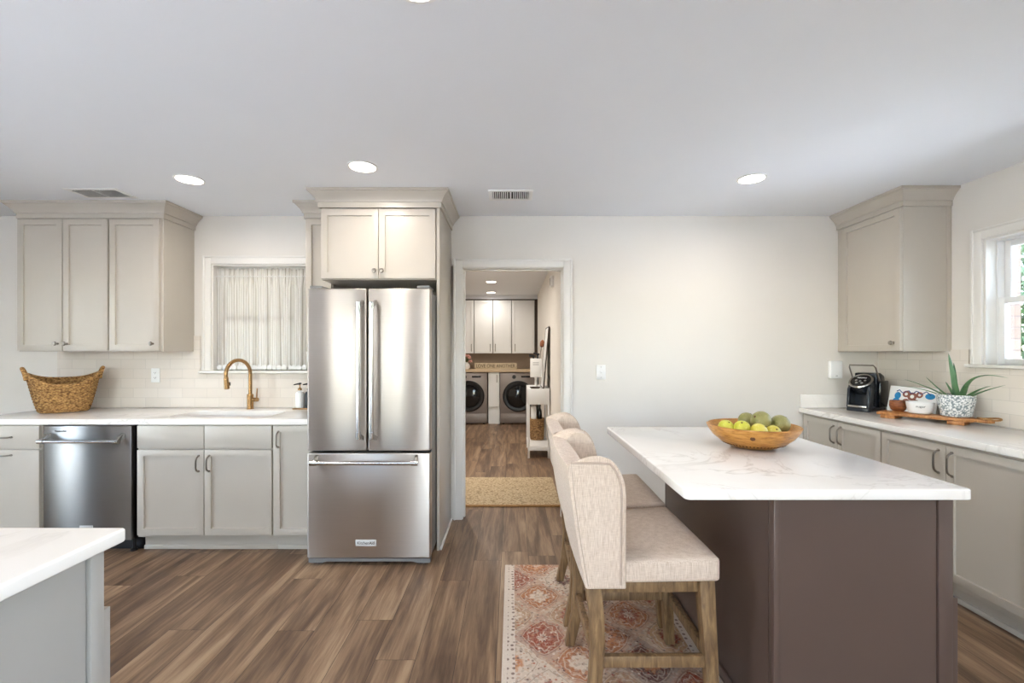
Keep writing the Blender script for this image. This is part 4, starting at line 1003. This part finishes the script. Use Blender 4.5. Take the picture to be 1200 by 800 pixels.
# ================================================================== STOOLS
def make_stool():
    root = thing('bar_stool', 'cream linen wingback counter stool nearest the viewer', 'bar stool', (0, 0, 0), 0, 'wingback stools along the island')
    ZB, ZT, HW, TH = .510, .992, .277, .05
    def rear(z): f = (z-ZB)/(ZT-ZB); return -.232-.068*f-.006*math.sin(PI*f)
    def wing(z):
        full = -.086
        if z < .865: return full-.012*(z-ZB)/.33*0
        q = (z-.865)/(ZT-.865); return full-.010*q-.095*(1-math.sqrt(max(0, 1-q*q)))
    zs = [ZB, ZB+.012, .60, .70, .79, .865, .90, .93, .955, .975, .988, ZT]
    def plan(z, inner):
        xr, xw = rear(z), wing(z); drop = .034*max(0, (z-.80)/.19); o = TH if inner else 0; hw = HW-(o*.95 if inner else 0)
        flare = .012*max(0, (z-.7)/.29); hw += flare
        xb = xr+(o*1.35 if inner else 0)
        pts = []
        for f in (0, .04, .3, .6, .9, .97, 1.0): pts.append((xw+(xb-xw)*f, -hw, z-drop*f**2.5))
        r = .03
        
        for f in (.04, .2, .4, .5, .6, .8, .96): pts.append((xb-(0.004*math.sin(PI*f) if not inner else -.010*math.sin(PI*f)), -hw+2*hw*f, z-drop*(1+.25*math.sin(PI*f))))
        pts.append((xb, hw, z-drop))
        for f in (.97, .9, .6, .3, .04, 0): pts.append((xw+(xb-xw)*f, hw, z-drop*f**2.5))
        return pts
    bm = B(); O = [[bm.verts.new(p) for p in plan(z, False)] for z in zs]; I = [[bm.verts.new((p[0], p[1], p[2]-(.012 if z > .98 else 0))) for p in plan(z, True)] for z in zs]
    n = len(O[0])
    for G, fl in ((O, 0), (I, 1)):
        for a, b_ in zip(G, G[1:]):
            for i in range(n-1): bm.faces.new((a[i], a[i+1], b_[i+1], b_[i]))
    for i in range(n-1):
        bm.faces.new((O[-1][i], O[-1][i+1], I[-1][i+1], I[-1][i])); bm.faces.new((O[0][i], O[0][i+1], I[0][i+1], I[0][i]))
    for j in range(len(zs)-1):
        for k in (0, n-1): bm.faces.new((O[j][k], O[j+1][k], I[j+1][k], I[j][k]))
    bmesh.ops.recalc_face_normals(bm, faces=bm.faces[:])
    bk = obj('backrest', bm, 'linen', root, local=True, ang=180); subsurf(bk, 2)
    # piping along the wing outline and the rear corner
    for s in (-1, 1):
        pts = [Vector((wing(z)-.020, s*(HW+.012*max(0, (z-.7)/.29)+.0005), z)) for z in [ZB+.02+.02*i for i in range(17)]+[.885, .905, .925, .94, .952, .962] if z < .966]
        last = pts[-1]
        xe = rear(.966)+.012
        for f in (.25, .5, .75, 1): pts.append(Vector((last.x+(xe-last.x)*f, s*(HW+.0117), .964+.002*f)))
        obj('piping', tube(B(), pts, .0042, 8), 'piping', bk, local=True)
        obj('piping', tube(B(), [Vector((rear(z)+.012, s*(HW+.012*max(0, (z-.7)/.29)-.0005), z)) for z in [ZB+.015+.0295*i for i in range(16)]], .0019, 8), 'piping', bk, local=True)
    # tufting folds on the inner back
    # seat
    sm = B(); nx, ny = 10, 10; T, Bt = [], []
    for j in range(ny+1):
        v = -1+2*j/ny; rt, rb = [], []
        for i in range(nx+1):
            u = i/nx; x = -.215+.467*u; hw = .258+.016*u
            dome = .018*(1-v**4)*(1-(2*u-1)**4)
            rt.append(sm.verts.new((x, v*hw, .622+dome-.024*(1-u)))); rb.append(sm.verts.new((x, v*hw, .536-.014*(1-u))))
        T.append(rt); Bt.append(rb)
    for j in range(ny):
        for i in range(nx):
            sm.faces.new((T[j][i], T[j][i+1], T[j+1][i+1], T[j+1][i])); sm.faces.new((Bt[j][i], Bt[j+1][i], Bt[j+1][i+1], Bt[j][i+1]))
    for i in range(nx):
        sm.faces.new((T[0][i], Bt[0][i], Bt[0][i+1], T[0][i+1])); sm.faces.new((T[ny][i+1], Bt[ny][i+1], Bt[ny][i], T[ny][i]))
    for j in range(ny):
        sm.faces.new((T[j+1][0], Bt[j+1][0], Bt[j][0], T[j][0])); sm.faces.new((T[j][nx], Bt[j][nx], Bt[j+1][nx], T[j+1][nx]))
    bmesh.ops.recalc_face_normals(sm, faces=sm.faces[:])
    bmesh.ops.bevel(sm, geom=[e for e in sm.edges if len(e.link_faces) == 2 and e.calc_face_angle(0) > .8], offset=.014, segments=3, affect='EDGES', profile=.5)
    obj('seat', sm, 'linen', root, local=True, ang=50)
    # legs
    for s in (-1, 1):
        obj('leg', bar(B(), (.214, s*.222, .5345), (.246, s*.228, 0), .056, .056, (1, 0, 0), .003, .04, .04), 'stool_wood', root, local=True)
        lb = B(); pts = [(-.200, .520), (-.184, .40), (-.180, .28), (-.190, .14), (-.222, .0)]
        ring = []
        for k, (x, z) in enumerate(pts):
            w = .056-.014*k/4; ring.append([lb.verts.new((x+a*w/2, s*.222+b_*w/2, z)) for a, b_ in ((-1, -1), (1, -1), (1, 1), (-1, 1))])
        for a, b_ in zip(ring, ring[1:]):
            for k in range(4): lb.faces.new((a[k], a[(k+1) % 4], b_[(k+1) % 4], b_[k]))
        lb.faces.new(ring[0]); lb.faces.new(ring[-1]); bmesh.ops.recalc_face_normals(lb, faces=lb.faces[:])
        bmesh.ops.bevel(lb, geom=[e for e in lb.edges if e.calc_face_angle(0) > 1], offset=.003, segments=2, affect='EDGES', profile=.5)
        obj('leg', lb, 'stool_wood', root, local=True, ang=30)
        obj('stretcher', bar(B(), (-.165, s*.222, .225), (.222, s*.224, .225), .024, .042, (0, 0, 1), .003), 'stool_wood', root, local=True)
        obj('apron', box(B(), -.172, s*.222-.012,   .48, .186, s*.222+.012, .522, .002), 'stool_wood', root, local=True)
    obj('stretcher', bar(B(), (-.184, -.204, .225), (-.184, .204, .225), .024, .042, (0, 0, 1), .003), 'stool_wood', root, local=True)
    obj('stretcher', bar(B(), (.240, -.204, .225), (.240, .204, .225), .024, .042, (0, 0, 1), .003), 'stool_wood', root, local=True)
    return root
RUGT = .009
st1 = make_stool(); st1.location = (.491, 1.885, RUGT+.003); st1.rotation_euler = (0, 0, math.radians(.5))
st2 = copy_tree(st1); st2.location = (.502, 2.472, RUGT+.003); st2.rotation_euler = (0, 0, math.radians(-1))
st2['label'] = 'cream linen wingback counter stool behind the nearer one, toward the doorway'

# rugs
tag(obj('patterned_rug', box(B(), RX0, RY0, .0005, RX1, RY1, RUGT, .003), 'rug'), 'rust and cream patterned rug under the bar stools', 'rug')
jr = thing('jute_rug', 'woven tan jute mat in the doorway', 'rug', (-.03, 4.45, 0))
obj('weave', box(B(), -.60, 4.02, .0005, .435, 4.9, .012, .004), 'jute', jr)
obj('edge_binding', box(B(), -.60, 3.99, .0005, .435, 4.02, .014, .005), 'rope', jr)

# ================================================================== RIGHT COUNTER THINGS
# coffee maker
nrm = Vector((-.89, -.455, 0)).normalized(); rz = math.atan2(nrm.y, nrm.x)+PI/2      # local -y faces the viewer's left
cmc = Vector((2.735, 3.50, CT1+.0005))
t = thing('coffee_maker', 'black single-cup coffee maker with silver-ringed lid on the right worktop', 'coffee maker', cmc, rz)
def loc(m): return m
hw = .075
bd = B(); prism(bd, [(-.12, .0), (.135, 0), (.135, .20), (.115, .27), (.06, .295), (0.0, .29), (.0, .21), (-.02, .185), (-.028, .03), (-.12, .03)], -hw, hw, .008, Matrix(((0, 0, 1, 0), (1, 0, 0, 0), (0, 1, 0, 0), (0, 0, 0, 1))), 3)
obj('body', bd, 'coffee', t, local=True)
for s in (-1, 1): obj('side_arm', prism(B(), [(-.118, .028), (-.02, .028), (-.02, .21), (-.085, .20), (-.105, .17)], s*hw-(.018 if s > 0 else 0), s*hw+(0 if s > 0 else .018), .003, Matrix(((0, 0, 1, 0), (1, 0, 0, 0), (0, 1, 0, 0), (0, 0, 0, 1)))), 'coffee', t, local=True)
hm = Matrix.Translation((0, -.062, .228)) @ Matrix.Rotation(math.radians(38), 4, 'X')
obj('brew_head', lathe(B(), [(0, -.075), (.068, -.075), (.076, -.05), (.079, .0), (0, .0)], 32, hm), 'coffee', t, local=True)
obj('lid_ring', lathe(B(), [(.064, .001), (.079, .001), (.081, .006), (.076, .012), (.066, .010), (.064, .001)], 36, hm), 'chrome', t, local=True)
ld = obj('control_lid', lathe(B(), [(0, .001), (.0635, .001), (.0635, .006), (.03, .010), (0, .011)], 32, hm), 'gloss_black', t, local=True)
obj('lettering', text_bm('KEURIG', .018, hm @ Matrix.Translation((0, .030, .0108)) , .0006, fit=.06), 'plastic', ld, local=True)
bt = B()
for x, y in ((-.03, 0), (0, -.008), (.03, 0), (-.018, -.03), (.018, -.03)): lathe(bt, [(0, .0085), (.008, .0085), (.008, .0125), (0, .013)], 14, hm @ Matrix.Translation((x, y, 0)))
obj('buttons', bt, 'grey_metal', ld, local=True)
obj('drip_tray', box(box(B(), -.064, -.122, .031, .064, -.03, .047, .005), -.062, -.1235, .033, .062, -.119, .046, .002), 'chrome', t, local=True)
obj('lever', tube(B(), [(-.088, .01, .235), (-.088, -.045, .335), (-.080, -.06, .352), (.080, -.06, .352), (.088, -.045, .335), (.088, .01, .235)], .0055, 10), 'nickel', t, local=True)
obj('water_tank', box(B(), hw+.001, .01, .03, hw+.022, .13, .235, .009, 3), 'gloss_black', t, local=True)
obj('power_cord', tube(B(), [(.09, .1375, .03), (.12, .15, .02), (.16, .12, .045), (.19, .1, .006), (.205, .12, .005)], .003, 8), 'black', t, local=True)
# board with feet and rope
bdir = Vector((.56, -.83, 0)).normalized(); brz = math.atan2(bdir.y, bdir.x); bc = Vector((2.742, 2.985, CT1+.0005))
t = thing('serving_board', 'footed wooden serving board on the right worktop under the plant pot', 'serving board', bc, brz)
BT = .041
pl = [(-.25, -.082), (.20, -.082), (.235, -.03), (.30, -.028), (.31, 0), (.30, .028), (.235, .03), (.20, .082), (-.25, .082)]
obj('board', prism(B(), pl, .022, BT, .004), 'board', t, local=True)
for x in (-.19, .15): obj('foot', box(B(), x-.04, -.076, 0, x+.04, .076, .0215, .003), 'board', t, local=True)
obj('rope_loop', tube(B(), [Vector((.285+.05*math.cos(a), .035*math.sin(a)*1.2, BT+.006+.004*math.sin(2*a))) for a in [2*PI*i/24 for i in range(24)]], .0055, 8, True), 'rope', t, local=True)
bz = CT1+.0005+BT+.0005
# picture card
pc = thing('picture_card', 'white card with blue and rust painted shapes leaning behind the serving board', 'picture', (2.83, 3.24, CT1+.0005))
A0, A1 = Vector((2.790, 3.375, 0)), Vector((2.872, 3.075, 0)); along = (A1-A0).normalized(); out = Vector((along.y, -along.x, 0))
if out.x > 0: out = -out
LEAN = math.radians(14); upv = Vector((0, 0, 1))*math.cos(LEAN)-out*math.sin(LEAN); nv = along.cross(upv)
cm = Matrix.Identity(4)
for r in range(3): cm[r][0], cm[r][1], cm[r][2], cm[r][3] = along[r], upv[r], nv[r], (A0+Vector((0, 0, CT1+.004)))[r]
if nv.dot(out) < 0: pass
cl, chh = (A1-A0).length, .205
obj('card', box(B(), 0, 0, -.008, cl, chh, .0, .002, 2, cm), 'plastic', pc)
def blob(pts, dz, r): return [Vector((x, y, dz)) for x, y in pts]
art = lathe(B(), [(0, 0), (.026, 0), (.026, .0012), (0, .0012)], 20, cm @ Matrix.Translation((.06, .135, .0004)) @ Matrix.Scale(.8, 4, (1, 0, 0)))
lathe(art, [(0, 0), (.026, 0), (.026, .0012), (0, .0012)], 20, cm @ Matrix.Translation((.055, .085, .0004)) @ Matrix.Scale(1.3, 4, (0, 1, 0)))
lathe(art, [(0, 0), (.022, 0), (.022, .0012), (0, .0012)], 20, cm @ Matrix.Translation((.06, .045, .0004)))
lathe(art, [(0, 0), (.03, 0), (.03, .0012), (0, .0012)], 20, cm @ Matrix.Translation((.265, .145, .0004)) @ Matrix.Scale(.7, 4, (0, 1, 0)))
obj('blue_shapes', art, 'blue', pc)
art = B()
for x, y, r in ((.115, .15, .024), (.155, .135, .03), (.2, .15, .022), (.12, .09, .026), (.18, .085, .03)): lathe(art, [(r*.45, 0), (r, 0), (r, .0012), (r*.45, .0012)], 20, cm @ Matrix.Translation((x, y, .0016)))
obj('rust_shapes', art, 'rust', pc)
obj('navy_line', tube(B(), [cm @ Vector((.05+.22*i/14, .166+.012*math.sin(i*1.7), .0015)) for i in range(15)], .003, 6), 'navy', pc)
# cup, jar
def onboard(px, d): return (px-CX)*d/F
t = tag(obj('wooden_cup', lathe(B(), [(0, 0), (.028, 0), (.042, .014), (.05, .04), (.047, .074), (.042, .074), (.044, .04), (.036, .016), (0, .012)], 30, Matrix.Translation((2.698, 3.160, bz))), 'copper', loc=(2.698, 3.160, bz)), 'brown rounded cup between the picture card and the white bowl', 'cup')
t = thing('white_bowl', 'small white ceramic bowl on the serving board, left of the plant pot', 'bowl', (2.738, 3.036, bz))
ob = obj('bowl_body', lathe(B(), [(0, 0), (.05, 0), (.06, .006), (.072, .06), (.074, .078), (.07, .078), (.067, .06), (.055, .012), (0, .01)], 34, Matrix.Translation((2.738, 3.036, bz))), 'plastic', t)
tm = text_bm('sugar', .020, Matrix.Identity(4), .0006, fit=.048)
for v in tm.verts:
    a = -PI*.5-.74+v.co.x/.070+.06; rr = .0722+v.co.z*1; zz = .052+v.co.y
    v.co = Vector((2.738+rr*math.cos(a), 3.036+rr*math.sin(a), bz+zz))
obj('lettering', tm, 'grey_metal', ob)
# pot and aloe
pp = Vector((2.852, 2.905, bz))
t = thing('plant_pot', 'white pot with fine grey dots on the serving board holding the aloe', 'plant pot', pp)
obj('pot', lathe(B(), [(0, 0), (.066, 0), (.074, .005), (.092, .1), (.095, .14), (.088, .14), (.085, .11), (0, .108)], 40, Matrix.Translation(pp)), 'speckle', t)
obj('soil', lathe(B(), [(0, .1085), (.0845, .1085), (.083, .118), (0, .124)], 30, Matrix.Translation(pp)), 'dark', t)
t = thing('aloe_plant', 'green aloe with long pointed leaves growing in the dotted pot', 'plant', pp+Vector((0, 0, .12)))
def leaf(tip, w, mid=None, base=(0, 0)):
    b0 = pp+Vector((base[0], base[1], .112)); tip = Vector(tip); mid = Vector(mid) if mid else (b0+tip)/2+Vector((0, 0, .035))
    bm = B(); rings = []; n = 16
    for i in range(n+1):
        s = i/n; p = b0*(1-s)**2+mid*2*s*(1-s)+tip*s*s; d = (mid-b0)*(1-s)*2+(tip-mid)*2*s
        side = d.cross(Vector((0, 0, 1)))
        if side.length < .02: side = Vector((.8, -.6, 0))
        side.normalize()
        if abs(d.normalized().z) > .9: side = Vector((1, -.2, 0)).normalized()
        nr = side.cross(d).normalized(); ww = max(.0006, 1.25*w*(1-s)**.6*(1 if s > .1 else .85)); th = ww*.34
        rings.append([bm.verts.new(p+side*ww*math.cos(a)+nr*(th*math.sin(a)-.3*ww*abs(math.cos(a))*-1*.5)) for a in [2*PI*k/10 for k in range(10)]])
    for a, c in zip(rings, rings[1:]):
        for k in range(10): bm.faces.new((a[k], a[(k+1) % 10], c[(k+1) % 10], c[k]))
    bm.faces.new(rings[0]); bm.faces.new(rings[-1]); bmesh.ops.recalc_face_normals(bm, faces=bm.faces[:])
    obj('leaf', bm, 'aloe', t, ang=70)
leaf(P(1111.5, 414, 2.92), .0175, P(1116, 437, 2.88), (-.008, -.015))
leaf(P(1117.5, 425, 2.97), .015, P(1120, 445, 2.96), (.01, .02))
leaf(P(1085, 441.5, 3.0), .014, P(1097, 454, 2.96), (-.02, .01))
leaf(P(1059, 444, 3.10), .012, P(1090, 453, 3.02), (-.03, .01))
leaf(P(1051, 452, 3.16), .008, P(1085, 454, 3.05), (-.03, .025))
leaf(P(1108, 447, 2.88), .011, P(1112, 454, 2.88), (-.02, -.02))
leaf(P(1181.5, 443, 2.64), .015, P(1132, 430, 2.80), (.02, -.02))
leaf(P(1178.5, 451, 2.63), .011, P(1150, 458, 2.72), (.03, -.03))
leaf(P(1161, 452, 2.70), .013, P(1142, 457, 2.77), (.02, -.035))
leaf(P(1137, 449.5, 2.84), .009, P(1131, 457, 2.86), (.03, .0))

# ================================================================== LAUNDRY ROOM
def lx(px, d): return (px-CX)*d/F
# white wall cabinets
UD = 8.86
def laundry_upper(px0, px1, label, doors):
    x0, x1 = lx(px0, UD), lx(px1, UD)
    t = thing('laundry_cabinet', label, 'cabinet', ((x0+x1)/2, UD, CH), 0, 'white laundry wall cabinets')
    obj('cabinet_body', box(B(), x0, UD, 1.335, x1, LYB-.001, 2.385), 'ink', t)
    for a, b_, hp in doors:
        p = obj('door', panel('-y', UD-.001, lx(a, UD)+.004, lx(b_, UD)-.004, 1.338, 2.375, fw=.07), 'white', t)
        obj('handle', pull('-y', UD-.0205, lx(hp, UD), 1.45, .13, True), 'nickel', p)
laundry_upper(514, 555.5, 'white laundry wall cabinet at the left, partly behind the door frame', [(514, 535, 532), (535, 555.5, 552.5)])
laundry_upper(555.8, 599.5, 'white two-door laundry wall cabinet above the sign', [(555.8, 577.5, 574.5), (577.8, 599.5, 580.5)])
laundry_upper(599.8, 626.5, 'white single-door laundry wall cabinet at the right, above the right-hand washing machine', [(599.8, 626.5, 603.5)])
# thin dark strips along the top and right of the cabinets
fb = B(); box(fb, lx(626.5, UD)+.001, UD-.01, 1.335, LXR-.001, UD+.01, 2.40); box(fb, LXL+.1, UD-.01, 2.386, lx(626.5, UD)+.001, UD+.01, 2.40)
tag(obj('dark_strip', fb, 'ink', loc=(0, UD, 2.37)), 'thin dark strip round the white laundry cabinets', 'trim')
struct('trim_1', box(B(), LXL, UD-.012, 2.401, LXR, LYB, ZC), 'ceiling')
tag(obj('laundry_backsplash', box(B(), LXL+.001, LYB-.012, 1.04, LXR-.001, LYB-.001, 1.334), 'tan', loc=(0, LYB, 1.04)), 'tan panel behind the laundry worktop under the white cabinets', 'backsplash')
tag(obj('worktop', box(B(), LXL+.001, 8.50, .985, LXR-.001, LYB-.013, 1.035, .004), 'ledge', loc=(0, 8.8, .985)), 'light wood worktop over the washing machines', 'countertop')
def washer(cx, label):
    y = 8.545; w = .345
    t = thing('washing_machine', label, 'washing machine', (cx, y+.35, 0), 0, 'grey front-loading machines')
    obj('cabinet_body', box(B(), cx-w, y, .02, cx+w, y+.66, .975, .008), 'graphite', t)
    for sx in (-1, 1): obj('foot', lathe(B(), [(0, 0), (.025, 0), (.025, .0195), (0, .0195)], 14, Matrix.Translation((cx+sx*.28, y+.06, 0))), 'black', t)
    dr = obj('door_ring', lathe(B(), [(.215, .0), (.292, .0), (.292, .02), (.27, .04), (.222, .035), (.205, .01)], 48, fr('-y', (cx, y, .53))), 'black', t)
    obj('door_glass', lathe(B(), [(0, .001), (.214, .001), (.205, .02), (.12, .036), (0, .042)], 40, fr('-y', (cx, y, .53))), 'gloss_black', dr)
    obj('dial', lathe(B(), [(0, 0), (.036, 0), (.036, .02), (.03, .026), (0, .026)], 28, fr('-y', (cx-.08, y, .895))), 'black', t)
    obj('display', box(B(), cx+.055, y-.003, .882, cx+.225, y+.001, .915, .001), 'gloss_black', t)
    obj('lower_panel', box(B(), cx-w+.01, y-.003, .03, cx+w-.01, y+.001, .2, .002), 'graphite', t)
washer(-.812, 'grey front-loading washing machine at the left, cut by the door frame')
washer(.118, 'grey front-loading washing machine at the right, behind the white cart')
t = thing('laundry_cabinet', 'narrow white base cabinet between the two washing machines', 'cabinet', (-.345, 8.6, 0))
cxa, cxb = -.448, -.236
obj('cabinet_body', box(B(), cxa, 8.57, .31, cxb, 9.2, .975), 'white', t); p = obj('door', panel('-y', 8.569, cxa+.003, cxb-.003, .33, .968, fw=.03), 'white', t)
obj('handle', pull('-y', 8.549, cxb-.05, .86, .13, True), 'nickel', p)
obj('plinth', box(B(), cxa, 8.6, 0, cxb, 9.2, .309), 'white', t)
# sign
SD = 8.72; x0, x1 = lx(556, SD), lx(605.5, SD)
t = thing('wooden_sign', 'cream wooden sign reading LOVE ONE ANOTHER on the laundry worktop', 'sign', ((x0+x1)/2, SD, 1.0355))
sg = obj('board', box(B(), x0, SD, 1.0355, x1, SD+.02, 1.152, .003), 'sign', t)
obj('lettering', text_bm('LOVE ONE ANOTHER', .095, fr('-y', ((x0+x1)/2, SD-.0008, 1.094)), .001, fit=(x1-x0)*.92), 'ink', sg)
# vase with flowers
vx, vy = lx(546.5, 8.66), 8.66
vz = 1.0355
tag(obj('white_vase', lathe(B(), [(0, 0), (.045, 0), (.068, .03), (.072, .06), (.055, .1), (.028, .122), (.034, .135), (.028, .134), (.022, .12), (0, .1)], 28, Matrix.Translation((vx, vy, vz))), 'plastic', loc=(vx, vy, vz)), 'round white vase left of the sign on the laundry worktop', 'vase')
t = thing('pink_flowers', 'pink flowers drooping from the white vase in the laundry', 'flowers', (vx, vy, vz+.12))
for k, (dx, dy, dz, r) in enumerate(((-.01, -.02, .255, .04), (.055, -.03, .225, .042), (.085, -.03, .15, .035), (.04, .02, .26, .03))):
    e = Vector((vx+dx, vy+dy, vz+dz)); st = obj('stem', tube(B(), [(vx, vy, vz+.104), ((vx*2+e.x)/3, vy, vz+.18), e], .004, 8), 'leafg', t)
    fb = B()
    for q in range(14):
        a, b_ = random.uniform(0, 2*PI), random.uniform(-.6, 1.2)
        c = e+r*.55*Vector((math.cos(a)*math.cos(b_), math.sin(a)*math.cos(b_), math.sin(b_)))
        lathe(fb, [(0, -.25*r), (.42*r, -.08*r), (.5*r, .1*r), (.2*r, .22*r), (0, .2*r)], 8, Matrix.Translation(c) @ Euler((random.uniform(-1, 1), random.uniform(-1, 1), 0)).to_matrix().to_4x4())
    obj('blossom', fb, 'pink', st)
# cart
kx0, kx1, ky0, ky1 = .205, .484, 5.82, 6.48
t = thing('utility_cart', 'narrow white cart against the laundry wall behind the stools', 'cart', ((kx0+kx1)/2, (ky0+ky1)/2, 0))
for x in (kx0+.012, kx1-.012):
    for y in (ky0+.012, ky1-.012): obj('leg', box(B(), x-.012, y-.012, 0, x+.012, y+.012, .69, .002), 'white', t)
bn = B(); tk = .012
box(bn, kx0, ky0, .69, kx1, ky0+tk, .895, .002); box(bn, kx0, ky1-tk, .69, kx1, ky1, .895, .002); box(bn, kx0, ky0+tk, .69, kx0+tk, ky1-tk, .895, .002); box(bn, kx1-tk, ky0+tk, .69, kx1, ky1-tk, .895, .002); box(bn, kx0+tk, ky0+tk, .69, kx1-tk, ky1-tk, .70)
box(bn, kx0+tk, ky0+tk, .872, kx1-tk, ky1-tk, .880)
obj('top_tray', bn, 'white', t)
sh = B(); box(sh, kx0+.024, ky0, .095, kx1-.024, ky0+.012, .152, .002); box(sh, kx0, ky0+.024, .14, kx1, ky1-.024, .152); box(sh, kx0, ky0+.024, .095, kx0+.01, ky1-.024, .14); box(sh, kx1-.01, ky0+.024, .095, kx1, ky1-.024, .14); box(sh, kx0+.024, ky0+.012, .14, kx1-.024, ky0+.024, .152)
obj('lower_shelf', sh, 'white', t)
bsk = basket('laundry_basket', 'small tan woven basket on the lower shelf of the white cart', (.348, 6.315, .1525), 0, .092, .105, .1, .115, .28, .28, 'wicker_small', .003, False)
tag(obj('white_carton', box(box(B(), .265, 6.26, .187, .338, 6.34, .60, .003), .275, 6.262, .60, .328, 6.338, .612, .002), 'plastic', loc=(.3, 6.3, .187)), 'white carton standing in the basket on the cart', 'carton')
t = thing('dark_bottle', 'dark bottle standing in the basket on the cart', 'bottle', (.385, 6.3, .187))
obj('bottle', lathe(B(), [(0, 0), (.032, 0), (.034, .3), (.03, .36), (.014, .40), (.014, .425), (0, .425)], 20, Matrix.Translation((.385, 6.3, .187))), 'gloss_black', t)
obj('cap', lathe(B(), [(0, .4255), (.017, .4255), (.017, .45), (0, .452)], 16, Matrix.Translation((.385, 6.3, .187))), 'black', t)
KT = .8805
tag(obj('small_dish', lathe(B(), [(0, 0), (.04, 0), (.065, .018), (.07, .03), (.064, .03), (.05, .012), (0, .008)], 24, Matrix.Translation((.302, 5.92, KT))), 'ink', loc=(.302, 5.92, KT)), 'shallow dark dish at the front of the cart top', 'dish')
# box on a stand
t = thing('pedestal_bin', 'white box on a short stand on the cart, holding dark bottles', 'container', (.34, 6.1, KT))
obj('stand', lathe(B(), [(0, 0), (.05, 0), (.05, .012), (.018, .02), (.018, .14), (.04, .15), (0, .15)], 24, Matrix.Translation((.323, 6.1, KT))), 'white', t)
bb = B(); bx0, bx1, b0, b1, z0, z1 = .248, .398, 6.03, 6.17, KT+.1505, KT+.40
for a in ((bx0, b0, z0, bx1, b0+.006, z1), (bx0, b1-.006, z0, bx1, b1, z1), (bx0, b0+.006, z0, bx0+.006, b1-.006, z1), (bx1-.006, b0+.006, z0, bx1, b1-.006, z1), (bx0+.006, b0+.006, z0, bx1-.006, b1-.006, z0+.006)): box(bb, *a, .001)
bo = obj('box', bb, 'plastic', t)
for z in (z1-.06, z1-.085): obj('printed_line', box(B(), bx0+.03, b0-.0008, z, bx1-.04, b0+.0002, z+.006), 'grey_metal', bo)
BG = 'dark bottles in the white box on the cart'
for i, (x, h, lab) in enumerate(((.290, .29, 'left dark bottle in the white box on the cart'), (.348, .32, 'right dark bottle in the white box on the cart'))):
    t = thing('spray_bottle', lab, 'bottle', (x, 6.1, z0+.0065), 0, BG)
    obj('bottle', lathe(B(), [(0, 0), (.025, 0), (.026, h*.6), (.012, h*.78), (.012, h*.85), (0, h*.85)], 18, Matrix.Translation((x, 6.1, z0+.0065))), 'coffee', t)
    tg = bar(B(), (x+.02, 6.1, z0+.0065+h*.93), (x-.06, 6.08, z0+.0065+h*.97), .02, .03, (0, 0, 1), .004); lathe(tg, [(0, h*.851), (.014, h*.851), (.014, h*.95), (0, h*.95)], 14, Matrix.Translation((x, 6.1, z0+.0065)))
    obj('trigger', tg, 'black', t)
t = thing('dust_brush', 'long-handled brush with brown head sticking up from the white box on the cart', 'brush', (.34, 6.14, z0+.0065))
obj('handle', tube(B(), [(.34, 6.14, z0+.0065), (.40, 6.145, 1.43)], .006, 10), 'nickel', t)
obj('brush_head', tube(B(), [(.40, 6.145, 1.4305), (.405, 6.145, 1.45), (.412, 6.146, 1.50), (.416, 6.146, 1.53)], [.012, .03, .032, .012], 12), 'copper', t)
# leaning framed board
t = thing('leaning_board', 'white board in a dark frame leaning on the laundry wall above the cart', 'board', (.44, 5.98, KT))
la = Vector((.415, 0, KT+.003)); lb_ = Vector((.488, 0, 1.70)); lu = (lb_-la).normalized(); ln = Vector((-lu.z, 0, lu.x))
lm = Matrix.Identity(4)
for r in range(3): lm[r][0], lm[r][1], lm[r][2], lm[r][3] = (0, -1, 0)[r], lu[r], ln[r], (.415, 6.42, KT+.003)[r]
L_ = (lb_-la).length
obj('panel', box(B(), .012, .012, .0, .518, L_-.012, .010, .001, 1, lm), 'plastic', t)
fb = B(); box(fb, 0, 0, -.004, .012, L_, .013, .002, 2, lm); box(fb, .518, 0, -.004, .53, L_, .013, .002, 2, lm); box(fb, .012, 0, -.004, .518, .012, .013, .002, 2, lm); box(fb, .012, L_-.012, -.004, .518, L_, .013, .002, 2, lm)
obj('frame', fb, 'ink', t)
# wall siren box
dd = 5.45
t = thing('wall_sensor', 'small white box high on the laundry wall near the ceiling', 'wall box', (LXR, dd, 2.21))
obj('housing', box(B(), LXR-.04, dd-.06, 2.15, LXR-.0005, dd+.06, 2.28, .008, 3), 'plastic', t)
obj('grille', box(B(), LXR-.042, dd-.035, 2.17, LXR-.039, dd+.035, 2.255, .002), 'grey_metal', t)
